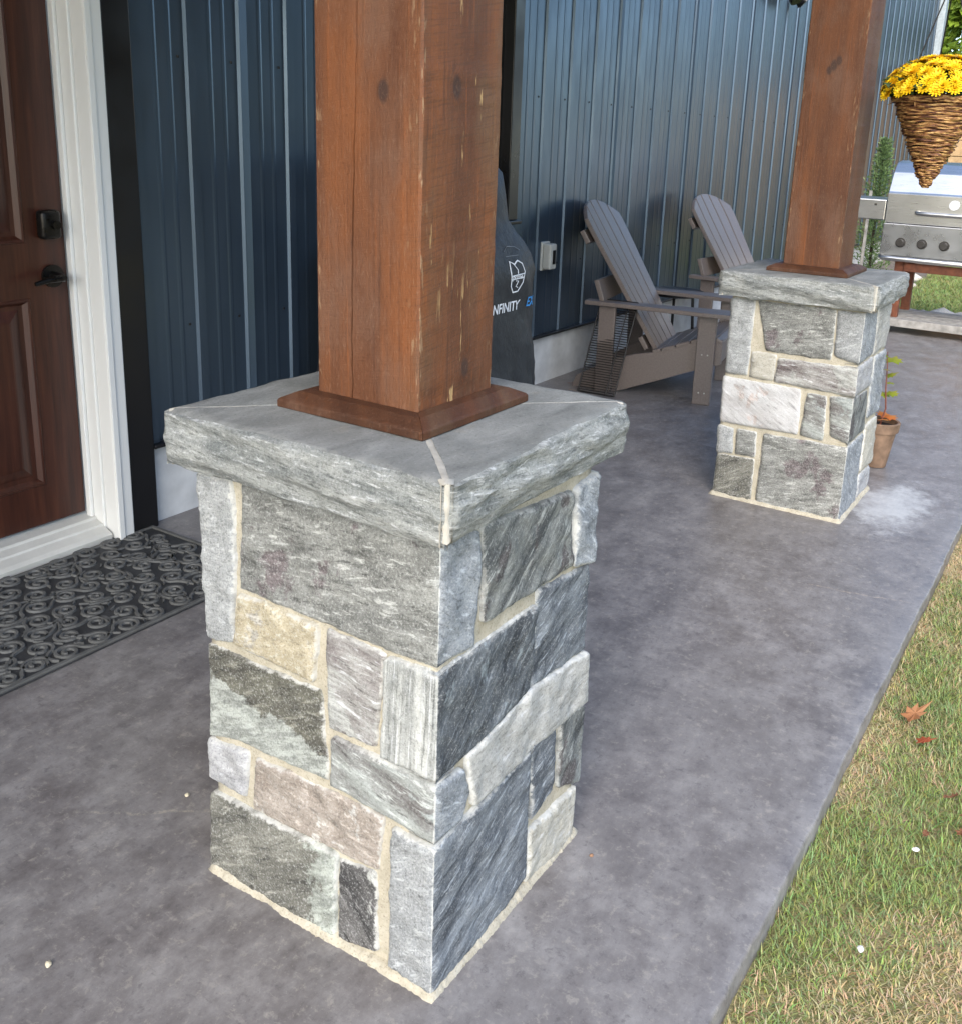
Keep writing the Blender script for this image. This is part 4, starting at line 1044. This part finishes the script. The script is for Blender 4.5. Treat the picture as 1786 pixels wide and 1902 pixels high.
# ------------------------------------------------------------------ rubber scroll doormat
dm = thing('doormat', 'black rubber doormat with raised scroll pattern at the door', 'doormat', (0, 0, 0))
MX0, MX1, MY0, MY1 = -.16, .884, 1.236, 1.752
obj('mat_base', bbox_bm(MX0, MX1, MY0, MY1, .001, .006, .002), M['rubber_base'], dm)
bm = bmesh.new()
def ribbon(pts, w, z0, z1):
    L = []; n = len(pts)
    for i, p in enumerate(pts):
        a = Vector(pts[max(0, i - 1)]); c = Vector(pts[min(n - 1, i + 1)]); t = (c - a); t.normalize(); nn = Vector((-t.y, t.x)); p = Vector(p)
        ww = w * (.55 if i in (0, n - 1) else 1)
        L.append([bm.verts.new((p.x + nn.x * ww, p.y + nn.y * ww, z0)), bm.verts.new((p.x + nn.x * ww * .6, p.y + nn.y * ww * .6, z1)), bm.verts.new((p.x - nn.x * ww * .6, p.y - nn.y * ww * .6, z1)), bm.verts.new((p.x - nn.x * ww, p.y - nn.y * ww, z0))])
    for A, B in zip(L, L[1:]):
        for k in range(3): bm.faces.new((A[k], A[k + 1], B[k + 1], B[k]))
r2 = random.Random(5); cell = .080; j = 0; y = MY0 + .045
while y < MY1 - .02:
    x = MX0 + .04 + (.040 if j % 2 else 0)
    while x < MX1 - .02:
        cx, cy = x + r2.uniform(-.007, .007), y + r2.uniform(-.006, .006); R0 = r2.uniform(.029, .036); a0 = r2.uniform(0, 2 * PI); dr = r2.choice((-1, 1)); pts = []
        for k in range(27):
            t = k / 26; rr = R0 * (1 - .80 * t); a = a0 + dr * t * 3.3 * PI; pts.append((cx + rr * math.cos(a), cy + rr * math.sin(a)))
        # tail that sweeps off the scroll
        p0 = Vector(pts[0]); tan = (Vector(pts[0]) - Vector(pts[1])).normalized(); rad = (p0 - Vector((cx, cy))).normalized()
        tail = [tuple(p0 + tan * (.010 * k) + rad * (.0020 * k * k)) for k in range(4, 0, -1)]
        pts = [p for p in tail if MX0 + .012 < p[0] < MX1 - .012 and MY0 + .012 < p[1] < MY1 - .012] + pts
        ribbon(pts, .0054, .005, .0112)
        for q in range(2):
            a = r2.uniform(0, 2 * PI); lx, ly = cx + .043 * math.cos(a), cy + .039 * math.sin(a)
            if MX0 + .02 < lx < MX1 - .02 and MY0 + .02 < ly < MY1 - .02:
                b2 = r2.uniform(0, 2 * PI); ribbon([(lx - .012 * math.cos(b2), ly - .012 * math.sin(b2)), (lx + .002 * math.sin(b2), ly), (lx + .012 * math.cos(b2), ly + .012 * math.sin(b2))], .0040, .005, .0108)
        x += cell
    y += cell * .80; j += 1
bmesh.ops.recalc_face_normals(bm, faces=bm.faces[:])
stuff(obj('scroll_relief', bm, M['rubber'], dm))
bm = bmesh.new()
for a in ((MX0, MX1, MY0, MY0 + .012), (MX0, MX1, MY1 - .012, MY1), (MX0, MX0 + .012, MY0 + .012, MY1 - .012), (MX1 - .012, MX1, MY0 + .012, MY1 - .012)): bbox_bm(*a, .0055, .012, .0015, 1, bm)
obj('rim', bm, M['rubber'], dm)
# ------------------------------------------------------------------ stainless gas grill on a wooden cart
gr = thing('gas_grill', 'stainless steel gas grill on a wooden cart at the far end of the patio', 'grill')
GY0, GY1 = -.12, .790
lidp = [(6.300, .762), (6.300, .962), (6.312, .972), (6.400, 1.105), (6.470, 1.165), (6.62, 1.185), (6.80, 1.10), (6.86, .95), (6.86, .762)]
lid = obj('lid', prism_bm(lidp, 'y', GY0, GY1, .004), M['steel'], gr)
bm = bmesh.new(); tube_bm([(6.30, .585, .842), (6.262, .572, .838), (6.258, .50, .836), (6.258, .2, .836), (6.262, .06, .838), (6.30, .05, .842)], .014, 12, bm); smooth(obj('lid_handle', bm, M['steel'], gr), 50)
bm = bmesh.new(); tube_bm([(6.299, .352, .905), (6.285, .352, .905)], .032, 24, bm); th = obj('thermometer', bm, M['print_white'], lid)
box('firebox', 6.275, 6.86, GY0, GY1, .56, .758, M['steel_dark'], gr, .004)
box('control_panel', 6.262, 6.2745, GY0, GY1 - .004, .54, .757, M['steel_dark'], gr, .003)
for k, yy in enumerate((.655, .515, .372, .22, .07)):
    bm = bmesh.new(); tube_bm([(6.262, yy, .633), (6.250, yy, .633)], .034, 20, bm); tube_bm([(6.250, yy, .633), (6.222, yy, .633)], [.026, .022], 20, bm); smooth(obj('knob', bm, M['knob'], gr), 40)
bm = bmesh.new(); tube_bm([(6.27, GY1 - .01, .528), (6.225, GY1 - .03, .524), (6.222, GY1 - .08, .522), (6.222, GY0 + .06, .522), (6.27, GY0, .528)], .017, 12, bm); smooth(obj('front_rail', bm, M['steel'], gr), 50)
box('drip_tray', 6.29, 6.84, GY0 + .05, GY1 - .03, .50, .556, M['steel_dark'], gr, .004)
sh = box('side_shelf', 6.30, 6.80, GY1 + .004, 1.14, .775, .914, M['steel'], gr, .006); box('hook_hole', 6.297, 6.2995, .855, .872, .872, .886, M['knob'], sh, 0)
for yy in (.625, -.05):
    for xx in (6.33, 6.76): box('cart_leg', xx, xx + .05, yy, yy + .062, .10, .496, M['cart_wood'], gr, .003)
box('cart_rail', 6.315, 6.3285, .012, .622, .432, .492, M['cart_wood'], gr, .003)
for k in range(4): box('cart_shelf_plank', 6.25 + k * .15, 6.385 + k * .15, -.16, .70, .072, .1, M['grey_wood'], gr, .004)
box('shelf_edge', 6.232, 6.2485, -.16, .70, .050, .104, M['grey_wood'], gr, .003)
for yy in (.735, -.20):
    for xx in (6.40, 6.72):
        bm = bmesh.new(); n = 28; tube_bm([(xx + .085 * math.cos(a), yy, .100 + .085 * math.sin(a)) for a in [k * 2 * PI / n for k in range(n)]], .015, 8, bm, closed=True)
        w = smooth(obj('wheel', bm, M['tyre'], gr)); bm = bmesh.new(); tube_bm([(xx, yy - .02, .1), (xx, yy + .02, .1)], .02, 12, bm)
        for k in range(5): a = k * 2 * PI / 5; tube_bm([(xx, yy, .1), (xx + .08 * math.cos(a), yy, .1 + .08 * math.sin(a))], .006, 6, bm)
        obj('spokes', bm, M['tyre'], w)

# ------------------------------------------------------------------ leaf helper
def leaves_obj(name, pts, size, mat, parent, seed, aspect=.45, flat=0.0, tint=None):
    """many small pointed leaves: pts = list of (pos, dir) ; one mesh"""
    r = random.Random(seed); V = []; F = []; T = []
    for p, d in pts:
        d = Vector(d).normalized() if Vector(d).length > 0 else Vector((0, 0, 1)); s = size * r.uniform(.6, 1.3)
        up = Vector((r.uniform(-1, 1), r.uniform(-1, 1), r.uniform(-.2, 1))); sd = d.cross(up)
        if sd.length < 1e-4: sd = d.cross(Vector((1, 0, 0)))
        sd.normalize(); nn = sd.cross(d); b = len(V); p = Vector(p)
        for a, w, h in ((0, 0, 0), (.45, aspect, .05), (1, 0, -.08), (.45, -aspect, .05)): V.append(p + d * (a * s) + sd * (w * s * .5) + nn * (h * s))
        F += [(b, b + 1, b + 2), (b, b + 2, b + 3)]; t = r.random() if tint is None else tint(p, r); T += [t] * 4
    me = bpy.data.meshes.new(name); me.from_pydata([tuple(v) for v in V], [], F); at = me.attributes.new('tint', 'FLOAT', 'POINT'); at.data.foreach_set('value', T)
    return obj(name, me, mat, parent)
# ------------------------------------------------------------------ hanging cone basket of yellow chrysanthemums
BX, BY_, BZ = 2.50, -.091, 1.128
hb = thing('hanging_basket', 'cone shaped wicker hanging basket full of yellow chrysanthemums by the far post', 'flower basket', (BX, BY_, BZ))
RIM_R, RIM_Z = .130, .272
wk = NT('wicker', rough=.6, spec=.4); v_ = wk.coord(); nz_ = wk.noise(wk.map(v_, (1, 1, 9)), 30, 4, .6)
wk.color(wk.ramp(nz_, [(.34, (.030, .011, .007)), (.45, (.13, .048, .022)), (.53, (.33, .16, .05)), (.63, (.62, .39, .15))])); wk.bump(wk.noise(v_, 250, 3), .3, .003)
def cone_r(z): return .006 + (RIM_R - .006) * (z / RIM_Z) ** .93
rw = random.Random(11); bm = bmesh.new(); z = .0
while z < RIM_Z:
    for q in range(2):
        n = 40; ph = rw.uniform(0, 6.3); am = rw.uniform(.0015, .0045); z2 = z + rw.uniform(-.002, .002); rr0 = rw.uniform(-.003, .004)
        tube_bm([((cone_r(max(0, z2)) + rr0 + am * math.sin(a * rw.choice((7, 9)) + ph) if False else (cone_r(max(0, z2)) + rr0 + am * math.sin(a * 8 + ph + q * PI))) * math.cos(a), (cone_r(max(0, z2)) + rr0 + am * math.sin(a * 8 + ph + q * PI)) * math.sin(a), z2 + .0025 * math.sin(a * 5 + ph) + (q * .003)) for a in [k * 2 * PI / n for k in range(n)]], rw.uniform(.0030, .0056), 6, bm, closed=True)
    z += .0100
stuff(smooth(obj('wicker_cone', bm, wk.m, hb)))
bm = bmesh.new()
for q in range(3): 
    n = 44; tube_bm([((RIM_R + .002 + .004 * math.sin(a * 11 + q * 2.1)) * math.cos(a), (RIM_R + .002 + .004 * math.sin(a * 11 + q * 2.1)) * math.sin(a), RIM_Z - .002 + .004 * math.cos(a * 11 + q * 2.1)) for a in [k * 2 * PI / n for k in range(n)]], .0052, 6, bm, closed=True)
for k in range(16):
    a = k * 2 * PI / 16 + rw.uniform(-.1, .1); tube_bm([(RIM_R * math.cos(a), RIM_R * math.sin(a), RIM_Z - .01), ((RIM_R + .018) * math.cos(a + .1), (RIM_R + .018) * math.sin(a + .1), RIM_Z - .02 + rw.uniform(-.015, .01))], .0016, 5, bm)
smooth(obj('rim', bm, wk.m, hb))
obj('soil', lathe_bm([(RIM_R - .02, RIM_Z - .03), (RIM_R - .01, RIM_Z - .012), (.05, RIM_Z + .004), (.002, RIM_Z + .008)], 24), M['soil'], hb)
obj('wicker_lining', lathe_bm([(.002, .012)] + [(max(.003, cone_r(zz) - .007), zz) for zz in (.02, .08, .16, .24, RIM_Z - .012)], 24), M['soil'], hb)
hk = (0, 0, .64)
for k in range(3):
    a = 2.4 + k * 2 * PI / 3
    bm = bmesh.new(); tube_bm([(RIM_R * math.cos(a), RIM_R * math.sin(a), RIM_Z), hk], .0022, 6, bm); obj('chain', bm, M['wire'], hb)
leaf_g = leaf_mat('mum_leaf', (.018, .045, .016), (.075, .13, .045))
pts = []
for k in range(1500):
    a = rw.uniform(0, 2 * PI); e = rw.uniform(-.05, 1.0); rr = rw.uniform(.55, 1.0) * (.150 * math.cos(e * 1.2) + .012); pts.append(((rr * math.cos(a), rr * math.sin(a), RIM_Z + .005 + .100 * math.sin(e * 1.3) * rw.uniform(.5, 1)), (math.cos(a) + rw.uniform(-.6, .6), math.sin(a) + rw.uniform(-.6, .6), rw.uniform(-.2, .9))))
stuff(leaves_obj('foliage', pts, .030, leaf_g, hb, 3, .55))
ym = NT('yellow_petal', rough=.55, spec=.3); oi = ym.n('ShaderNodeObjectInfo'); ya = ym.attr('tint')
yc = ym.mix(ya, (.62, .30, .004), (.86, .62, .012)); yc = ym.mix(ym.math('MULTIPLY', oi.outputs['Random'], .5), yc, (.80, .42, .006)); ym.color(yc)
def mum_mesh():
    V, F, T = [], [], []
    for ring, (n, r0, L, lift) in enumerate(((13, .002, .021, .10), (11, .002, .018, .50), (9, .001, .013, .95), (6, .0, .008, 1.5))):
        for k in range(n):
            a = k * 2 * PI / n + ring * .3; ca, sa = math.cos(a), math.sin(a); w = .0038; b = len(V)
            for t, ww, zz in ((0, .5, 0), (.55, 1.0, .35), (1.0, .45, .62)):
                R_ = r0 + L * t * math.cos(lift * .75); Z_ = L * zz * (.25 + lift * .85)
                V += [(R_ * ca - sa * w * ww, R_ * sa + ca * w * ww, Z_), (R_ * ca + sa * w * ww, R_ * sa - ca * w * ww, Z_)]; T += [t, t]
            F += [(b, b + 1, b + 3, b + 2), (b + 2, b + 3, b + 5, b + 4)]
    me = bpy.data.meshes.new('flower'); me.from_pydata(V, [], F); at = me.attributes.new('tint', 'FLOAT', 'POINT'); at.data.foreach_set('value', T); me.materials.append(ym.m); return me
mm = mum_mesh(); nf = 0; placed = []
for k in range(4000):
    a = rw.uniform(0, 2 * PI); e = rw.uniform(.06, PI / 2); R_ = .164
    p = Vector((R_ * math.cos(e) * math.cos(a), R_ * math.cos(e) * math.sin(a), RIM_Z + .006 + .112 * math.sin(e) + rw.uniform(-.008, .010)))
    if any((p - q).length < .0185 for q in placed): continue
    placed.append(p); o = bpy.data.objects.new('flower', mm); C.objects.link(o); o.parent = hb; o.location = p
    d = Vector((p.x, p.y, (p.z - RIM_Z) * 1.5 + .01)); d += Vector((rw.uniform(-.03, .03), rw.uniform(-.03, .03), .03)); o.rotation_euler = d.to_track_quat('Z', 'Y').to_euler(); s = rw.uniform(.8, 1.2); o.scale = (s, s, s); nf += 1
    if nf >= 190: break
pb = thing('plant_bracket', 'black metal plant bracket on the far timber post holding the flower basket', 'bracket')
bm = bmesh.new(); bbox_bm(2.492, 2.522, .1255, .1305, 1.745, 1.93, .001, 1, bm); tube_bm([(2.507, .125, 1.90), (2.505, .0, 1.91), (2.50, -.088, 1.905), (2.50, -.112, 1.885), (2.50, -.105, 1.862), (2.50, -.090, 1.858)], .005, 8, bm); tube_bm([(2.507, .125, 1.76), (2.506, .03, 1.84), (2.504, -.03, 1.907)], .0045, 8, bm)
obj('arm', bm, M['black_trim'], pb)
bm = bmesh.new(); tube_bm([(2.50, -.091, BZ + hk[2]), (2.50, -.0905, 1.856)], .0016, 6, bm); obj('chain', bm, M['wire'], hb).matrix_parent_inverse = Matrix.Translation((-BX, -BY_, -BZ))

# ------------------------------------------------------------------ potted vine behind the far pillar
pp = thing('potted_plant', 'brown clay pot with a leggy plant of yellow-green leaves beside the far pillar', 'potted plant', (3.04, .040, 0))
obj('pot', lathe_bm([(.040, .001), (.044, .004), (.066, .150), (.074, .152), (.078, .188), (.073, .192), (.066, .190), (.064, .165), (.002, .160)], 28), M['pot'], pp); smooth(pp.children[0], 40)
obj('soil', lathe_bm([(.064, .166), (.058, .170), (.003, .173)], 18), M['soil'], pp)
stem_pts = [(0, 0, .17), (.008, -.012, .24), (-.004, -.004, .32), (.010, .004, .40), (.004, .010, .47)]
bm = bmesh.new(); tube_bm(stem_pts, [.0035, .003, .0028, .002, .0012], 7, bm); obj('stem', bm, plain('red_stem', (.22, .07, .04), .6), pp)
def lobed_leaf():
    prof = [(0, 0), (.18, -.05), (.42, -.12), (.36, .12), (.62, .22), (.40, .36), (.46, .62), (.20, .55), (0, 1.0)]
    pts = prof + [(-x, y) for x, y in prof[-2:0:-1]]
    V = [(x, y, -.10 * abs(x) + .12 * y * (1 - y) - .25 * max(0, y - .6) ** 2) for x, y in pts] + [(0, .35, .05)]; n = len(pts)
    me = bpy.data.meshes.new('leaf'); me.from_pydata(V, [], [(i, (i + 1) % n, n) for i in range(n)]); at = me.attributes.new('tint', 'FLOAT', 'POINT'); at.data.foreach_set('value', [min(1, max(0, v[1])) for v in V]); return me
lg = leaf_mat('yellow_green_leaf', (.20, .26, .02), (.42, .36, .03)); lo_ = leaf_mat('orange_leaf', (.55, .14, .02), (.62, .26, .04))
for i, (p, sc, mt, rz, tl) in enumerate((((.004, .010, .455), .060, lg, .2, .5), ((.012, -.012, .430), .062, lg, -1.6, .9), ((-.010, .010, .400), .050, lg, 2.0, .8), ((.008, .0, .372), .050, lg, -2.6, 1.0), ((.0, -.018, .345), .030, lg, -1.2, .7), ((-.004, -.02, .300), .052, lg, -2.0, .9), ((.006, -.01, .290), .044, lg, -.6, 1.0), ((.0, .006, .245), .040, lg, 1.0, .9),
    ((.0, -.020, .205), .062, lo_, -2.1, .7), ((-.02, .0, .200), .058, lo_, 2.4, .8), ((.03, -.01, .205), .050, lo_, -.8, .8), ((-.03, .03, .195), .045, lo_, 1.4, .7))):
    o = obj('leaf', lobed_leaf(), mt, pp); o.location = p; o.scale = (sc, sc, sc); o.rotation_euler = (tl - .6, 0, rz)

# ------------------------------------------------------------------ conifer by the wall, stake
def conifer(label, loc, h, w, seed, name='conifer_shrub'):
    t = thing(name, label, 'shrub', loc); r = random.Random(seed); bm = bmesh.new(); tube_bm([(0, 0, 0), (0, 0, h * .9)], [.018, .004], 8, bm); obj('trunk', bm, M['soil'], t); pts = []
    for k in range(int(120)):
        z0 = h * (k / 120) ** .9 * .93 + .04; a = k * 2.4 + r.uniform(-.3, .3); L = w * (1 - (z0 / h) ** 1.3) * r.uniform(.55, 1.1) + .02
        for q in range(44):
            s = r.random(); p = Vector((math.cos(a) * L * s, math.sin(a) * L * s, z0 + L * s * .55)) + Vector((r.gauss(0, .012), r.gauss(0, .012), r.gauss(0, .014))); pts.append((p, (math.cos(a) + r.uniform(-.8, .8), math.sin(a) + r.uniform(-.8, .8), r.uniform(.2, 1.4))))
    stuff(leaves_obj('crown', pts, .036, leaf_mat('conifer_leaf', (.075, .13, .055), (.22, .32, .12)), t, seed, .30)); return t
conifer('small upright conifer shrub against the blue siding behind the grill', (8.7, 1.36, -.02), 1.42, .25, 4)
st = tag(box('garden_stake', 8.30, 8.325, 1.335, 1.36, -.05, .90, M['grey_wood'], None, .003), 'thin pale wooden stake beside the conifer shrub', 'stake')

# ------------------------------------------------------------------ tan board shed with orange posts beyond the lawn
sd_ = thing('wooden_shed', 'tan board shed with an orange corner post behind the grill', 'shed')
SX = 13.2
for k in range(11): box('board', SX, SX + .03, -1.6, 1.50, .0 + k * .205, .197 + k * .205, M['tan_wood'], sd_, .004)
box('side_wall', SX + .03, SX + 2.2, 1.44, 1.49, 0, 2.255, M['tan_wood'], sd_, .004); box('side_wall', SX + .03, SX + 2.2, -1.59, -1.54, 0, 2.255, M['tan_wood'], sd_, .004)
for yy in (.86, -1.55): box('corner_post', SX - .14, SX - .002, yy, yy + .14, -.05, 2.25, M['orange_wood'], sd_, .006)
obj('roof', prism_bm([(SX - .3, 2.26), (SX - .3, 2.32), (SX + 2.5, 2.40), (SX + 2.5, 2.34)], 'y', -1.8, 1.70), M['roof'], sd_)

# ------------------------------------------------------------------ trees beyond the house
def tree(label, loc, h, w, seed, c1, c2, n=9000, size=.13):
    t = thing('tree', label, 'tree', loc, 0, 'trees beyond the house'); r = random.Random(seed); bm = bmesh.new(); tube_bm([(0, 0, -.1), (.05, 0, h * .3), (-.05, .05, h * .7), (0, 0, h * .95)], [.16, .12, .06, .02], 10, bm)
    clumps = []
    for k in range(46):
        a = r.uniform(0, 2 * PI); z0 = r.uniform(.06, .97) * h; R_ = w * (math.sin(PI * min(1, (z0 / h) * .85 + .15)) ** .6) * r.uniform(.35, 1.0); c = Vector((R_ * math.cos(a), R_ * math.sin(a), z0)); clumps.append((c, r.uniform(.28, .55) * w * .6))
        tube_bm([(0, 0, z0 * .75), c * .6 + Vector((0, 0, z0 * .36)), c], [.03, .018, .006], 6, bm)
    smooth(obj('trunk', bm, plain('tree_bark', (.10, .075, .055), .9, 0, .25, 20, .5, 30), t)); pts = []
    for k in range(n):
        c, s = r.choice(clumps); d = Vector((r.gauss(0, 1), r.gauss(0, 1), r.gauss(0, .8))); d.normalize(); p = c + d * s * (r.random() ** .4)
        if p.z < .1: p.z = .1
        pts.append((p, (d.x + r.uniform(-.6, .6), d.y + r.uniform(-.6, .6), d.z * .4 + r.uniform(-.8, .3))))
    stuff(leaves_obj('crown', pts, size, leaf_mat('tree_leaf', c1, c2), t, seed, .6)); return t
tree('bright green leafy tree past the end of the blue wall', (17.5, 1.9, -.05), 6.5, 1.7, 21, (.06, .11, .012), (.26, .36, .035), 26000, .16)
tree('darker green tree standing behind the wooden shed', (20.5, -2.2, -.05), 6.0, 2.2, 22, (.05, .09, .02), (.17, .25, .05), 9000, .2)

for i, (x, y, h) in enumerate(((4.6, -10.6, 9.0), (7.6, -10.2, 9.4), (10.6, -10.0, 9.8), (13.8, -10.4, 9.4))):  # unseen trees, added only so the siding has something dark to reflect
    tree(('first', 'second', 'third', 'fourth')[i] + ' from the left of four unseen dark evergreens added across the lawn to darken the siding reflections', (x, y, -.05), h, 2.8, 40 + i, (.010, .018, .009), (.035, .055, .024), 7000, .42)

# ------------------------------------------------------------------ pale rocks edging the bed and the patio end
rr_ = random.Random(31)
def rock_mesh(seed):
    bm = bmesh.new(); bmesh.ops.create_icosphere(bm, subdivisions=2, radius=1)
    for v in bm.verts: v.co *= 1 + .35 * mnoise.noise(v.co * 1.3 + Vector((seed, 0, 0))); v.co.z *= .62
    me = bpy.data.meshes.new('rock'); bm.to_mesh(me); bm.free(); me.materials.append(M['rock_white']); return me
rms = [rock_mesh(k * 3.7) for k in range(5)]
spots = [(7.35 + rr_.uniform(-.14, .14), rr_.uniform(-.4, .95)) for k in range(26)] + [(8.6 + rr_.uniform(-.9, 1.2), 1.15 + rr_.uniform(-.12, .35)) for k in range(14)]
for x, y in spots:
    s = rr_.uniform(.05, .10); o = bpy.data.objects.new('landscape_rock', rr_.choice(rms)); C.objects.link(o); o.location = (x, y, -.045 + s * .3); o.scale = (s * rr_.uniform(.8, 1.3), s, s); o.rotation_euler = (0, 0, rr_.uniform(0, 6))
    tag(o, *(('pale rock in the row edging the far end of the patio', 'rock', 'pale rocks at the patio end') if x < 7.55 else ('pale rock in the bed at the foot of the blue wall', 'rock', 'pale rocks in the wall bed')))

# ------------------------------------------------------------------ lawn blades
def grass(name, x0, x1, y0, y1, n, seed, hmin, hmax, wid, excl=None):
    rs = np.random.RandomState(seed); x = rs.uniform(x0, x1, n); y = rs.uniform(y0, y1, n)
    if excl is not None:
        k = excl(x, y); x, y = x[k], y[k]; n = len(x)
    pn = np.array([mnoise.fractal(Vector((a * 2.3, b * 2.3, seed * .1)), 1.0, 2.0, 4) for a, b in zip(x, y)]) if n < 400000 else np.zeros(n)
    pf = np.array([mnoise.noise(Vector((a * 11, b * 11, 5))) for a, b in zip(x, y)])
    dry = np.clip((pn + .35 * pf + EDGE_DRY(x, y)) * 1.5 + .50 + rs.normal(0, .16, n), 0, 1)
    h = rs.uniform(hmin, hmax, n) * (1 - .45 * dry); ang = rs.uniform(0, 2 * np.pi, n) + .5 * pf; lean = rs.uniform(.45, 1.25, n) + .35 * dry
    dx, dy = np.cos(ang), np.sin(ang); w = wid * rs.uniform(.6, 1.3, n)
    gc = np.stack([rs.uniform(.22, .37, n), rs.uniform(.28, .42, n), rs.uniform(.09, .16, n)], 1); bl = rs.uniform(0, 1, n)[:, None]; gc = gc * (.75 + .5 * bl)
    dc = np.stack([rs.uniform(.46, .66, n), rs.uniform(.37, .52, n), rs.uniform(.20, .29, n)], 1)
    isdry = (rs.uniform(0, 1, n) < dry)[:, None]; col = np.where(isdry, dc, gc)
    V = np.zeros((n, 5, 3), np.float32); z0 = -.046
    for i, (t, ww) in enumerate(((0, 1), (0, -1), (.55, .85), (.55, -.85), (1, 0))):
        run = h * lean * (t ** 1.6); up = h * t * (1 - .28 * t * np.minimum(lean, 1.2))
        V[:, i, 0] = x + dx * run - dy * w * ww * .5; V[:, i, 1] = y + dy * run + dx * w * ww * .5; V[:, i, 2] = z0 + up
    # keep blades off the slab
    V[:, :, 1] = np.where((V[:, :, 0] < 6.95) & (V[:, :, 1] > -.366) & (y[:, None] < -.36), -.366, V[:, :, 1])
    idx = np.arange(n)[:, None] * 5; Q = np.concatenate([idx + 0, idx + 1, idx + 3, idx + 0, idx + 3, idx + 2, idx + 2, idx + 3, idx + 4], 1).reshape(-1)
    me = bpy.data.meshes.new(name); me.vertices.add(n * 5); me.vertices.foreach_set('co', V.reshape(-1)); me.loops.add(n * 9); me.loops.foreach_set('vertex_index', Q.astype(np.int32))
    me.polygons.add(n * 3); me.polygons.foreach_set('loop_start', np.arange(0, n * 9, 3, dtype=np.int32)); me.polygons.foreach_set('loop_total', np.full(n * 3, 3, np.int32)); me.update(calc_edges=True)
    at = me.attributes.new('col', 'FLOAT_COLOR', 'POINT'); cc = np.ones((n, 5, 4), np.float32); sh_ = np.array([.9, .9, 1, 1, 1.05])[None, :, None]; cc[:, :, :3] = col[:, None, :] * sh_; at.data.foreach_set('color', cc.reshape(-1))
    return me
EDGE_DRY = lambda x, y: .22 * np.exp(-np.abs(y + .36) / .07) - .05
stuff(tag(obj('grass', grass('grass', -.4, 3.0, -1.25, -.366, 150000, 3, .012, .030, .0021), M['grass']), 'patchy green and straw coloured lawn grass beside the patio edge', 'grass'))
EDGE_DRY = lambda x, y: -.9 + 0 * x
stuff(tag(obj('grass', grass('grass', 7.55, 12.0, -1.2, 1.05, 90000, 5, .04, .08, .008), M['grass']), 'bright green lawn grass behind the stainless grill', 'grass'))
EDGE_DRY = lambda x, y: 0 * x
stuff(tag(obj('grass', grass('grass', 3.0, 7.6, -2.2, -.366, 60000, 7, .02, .05, .004), M['grass']), 'lawn grass along the far patio edge', 'grass'))

# ------------------------------------------------------------------ fallen leaves, pebbles, crumbs
def dead_leaf(name, label, loc, size, rot, c1, c2, curl=.3, group=None):
    me = lobed_leaf()
    for v in me.vertices: v.co.z += curl * (v.co.x ** 2 + (v.co.y - .4) ** 2)
    o = obj(name, me, leaf_mat('dry_' + name, c1, c2, .7, .1)); o.location = loc; o.scale = (size * .36, size, size); o.rotation_euler = rot; return tag(o, label, 'leaf', group)
dead_leaf('fallen_leaf', 'large orange-brown fallen leaf lying on the near lawn', (1.215, -.435, -.018), .085, (.25, .35, -2.0), (.28, .115, .045), (.36, .18, .085), .55)
dead_leaf('fallen_leaf', 'small dark red fallen leaf below the large orange one', (1.150, -.475, -.022), .045, (.5, .3, -2.9), (.24, .05, .02), (.33, .09, .04))
dead_leaf('fallen_leaf', 'orange leaf on the concrete under the nearer brown chair', (4.18, 1.33, .006), .075, (.2, .1, .6), (.45, .16, .05), (.55, .30, .14))
dead_leaf('fallen_leaf', 'dark red leaf on the concrete behind the wire rack', (3.40, 1.64, .005), .06, (.2, .2, 1.6), (.25, .05, .03), (.33, .09, .05))
dead_leaf('fallen_leaf', 'yellow-orange scrap of leaf at the foot of the wire rack', (3.27, 1.56, .006), .035, (.1, .3, .3), (.60, .30, .06), (.65, .38, .10))
for k in range(9):
    a, q = rr_.gauss(0, 1), rr_.gauss(0, 1)
    dead_leaf('fallen_leaf', 'brown curled scrap in the patch of dead leaves on the lawn', (.905 + a * .045, -.60 + q * .03, -.020 + rr_.uniform(0, .008)), rr_.uniform(.018, .034), (rr_.uniform(-.7, .7), rr_.uniform(-.7, .7), rr_.uniform(0, 6)), (.16, .065, .03), (.28, .13, .06), .5, 'dead leaf scraps in one brown patch')
def pebble(label, loc, s, mat, name='pebble'):
    me = rms[int(abs(loc[0]) * 10) % 5].copy(); me.materials.clear(); me.materials.append(mat); o = bpy.data.objects.new(name, me); C.objects.link(o); o.location = loc; o.scale = (s, s * .8, s * .9); o.rotation_euler = (0, 0, loc[0] * 7)
    return tag(o, label, 'pebble' if name == 'pebble' else 'chip')
pebble('white pebble in the lawn, the farther of the two', (.775, -.537, -.016), .0062, M['pebble']); pebble('white pebble in the lawn nearest the camera', (.477, -.507, -.016), .0072, M['pebble'])
crumb = plain('mortar_crumb', (.60, .53, .38), .9, 0, .1)
pebble('cream mortar crumb on the concrete left of the near pillar', (.096, .646, .003), .0055, crumb, 'mortar_crumb'); pebble('cream mortar crumb on the concrete nearest the bottom left corner', (-.279, .505, .003), .0062, crumb, 'mortar_crumb')
pebble('small brown chip on the concrete right of the near pillar', (.395, -.058, .002), .0042, plain('brown_chip', (.30, .17, .10), .9, 0, .1), 'mortar_crumb')
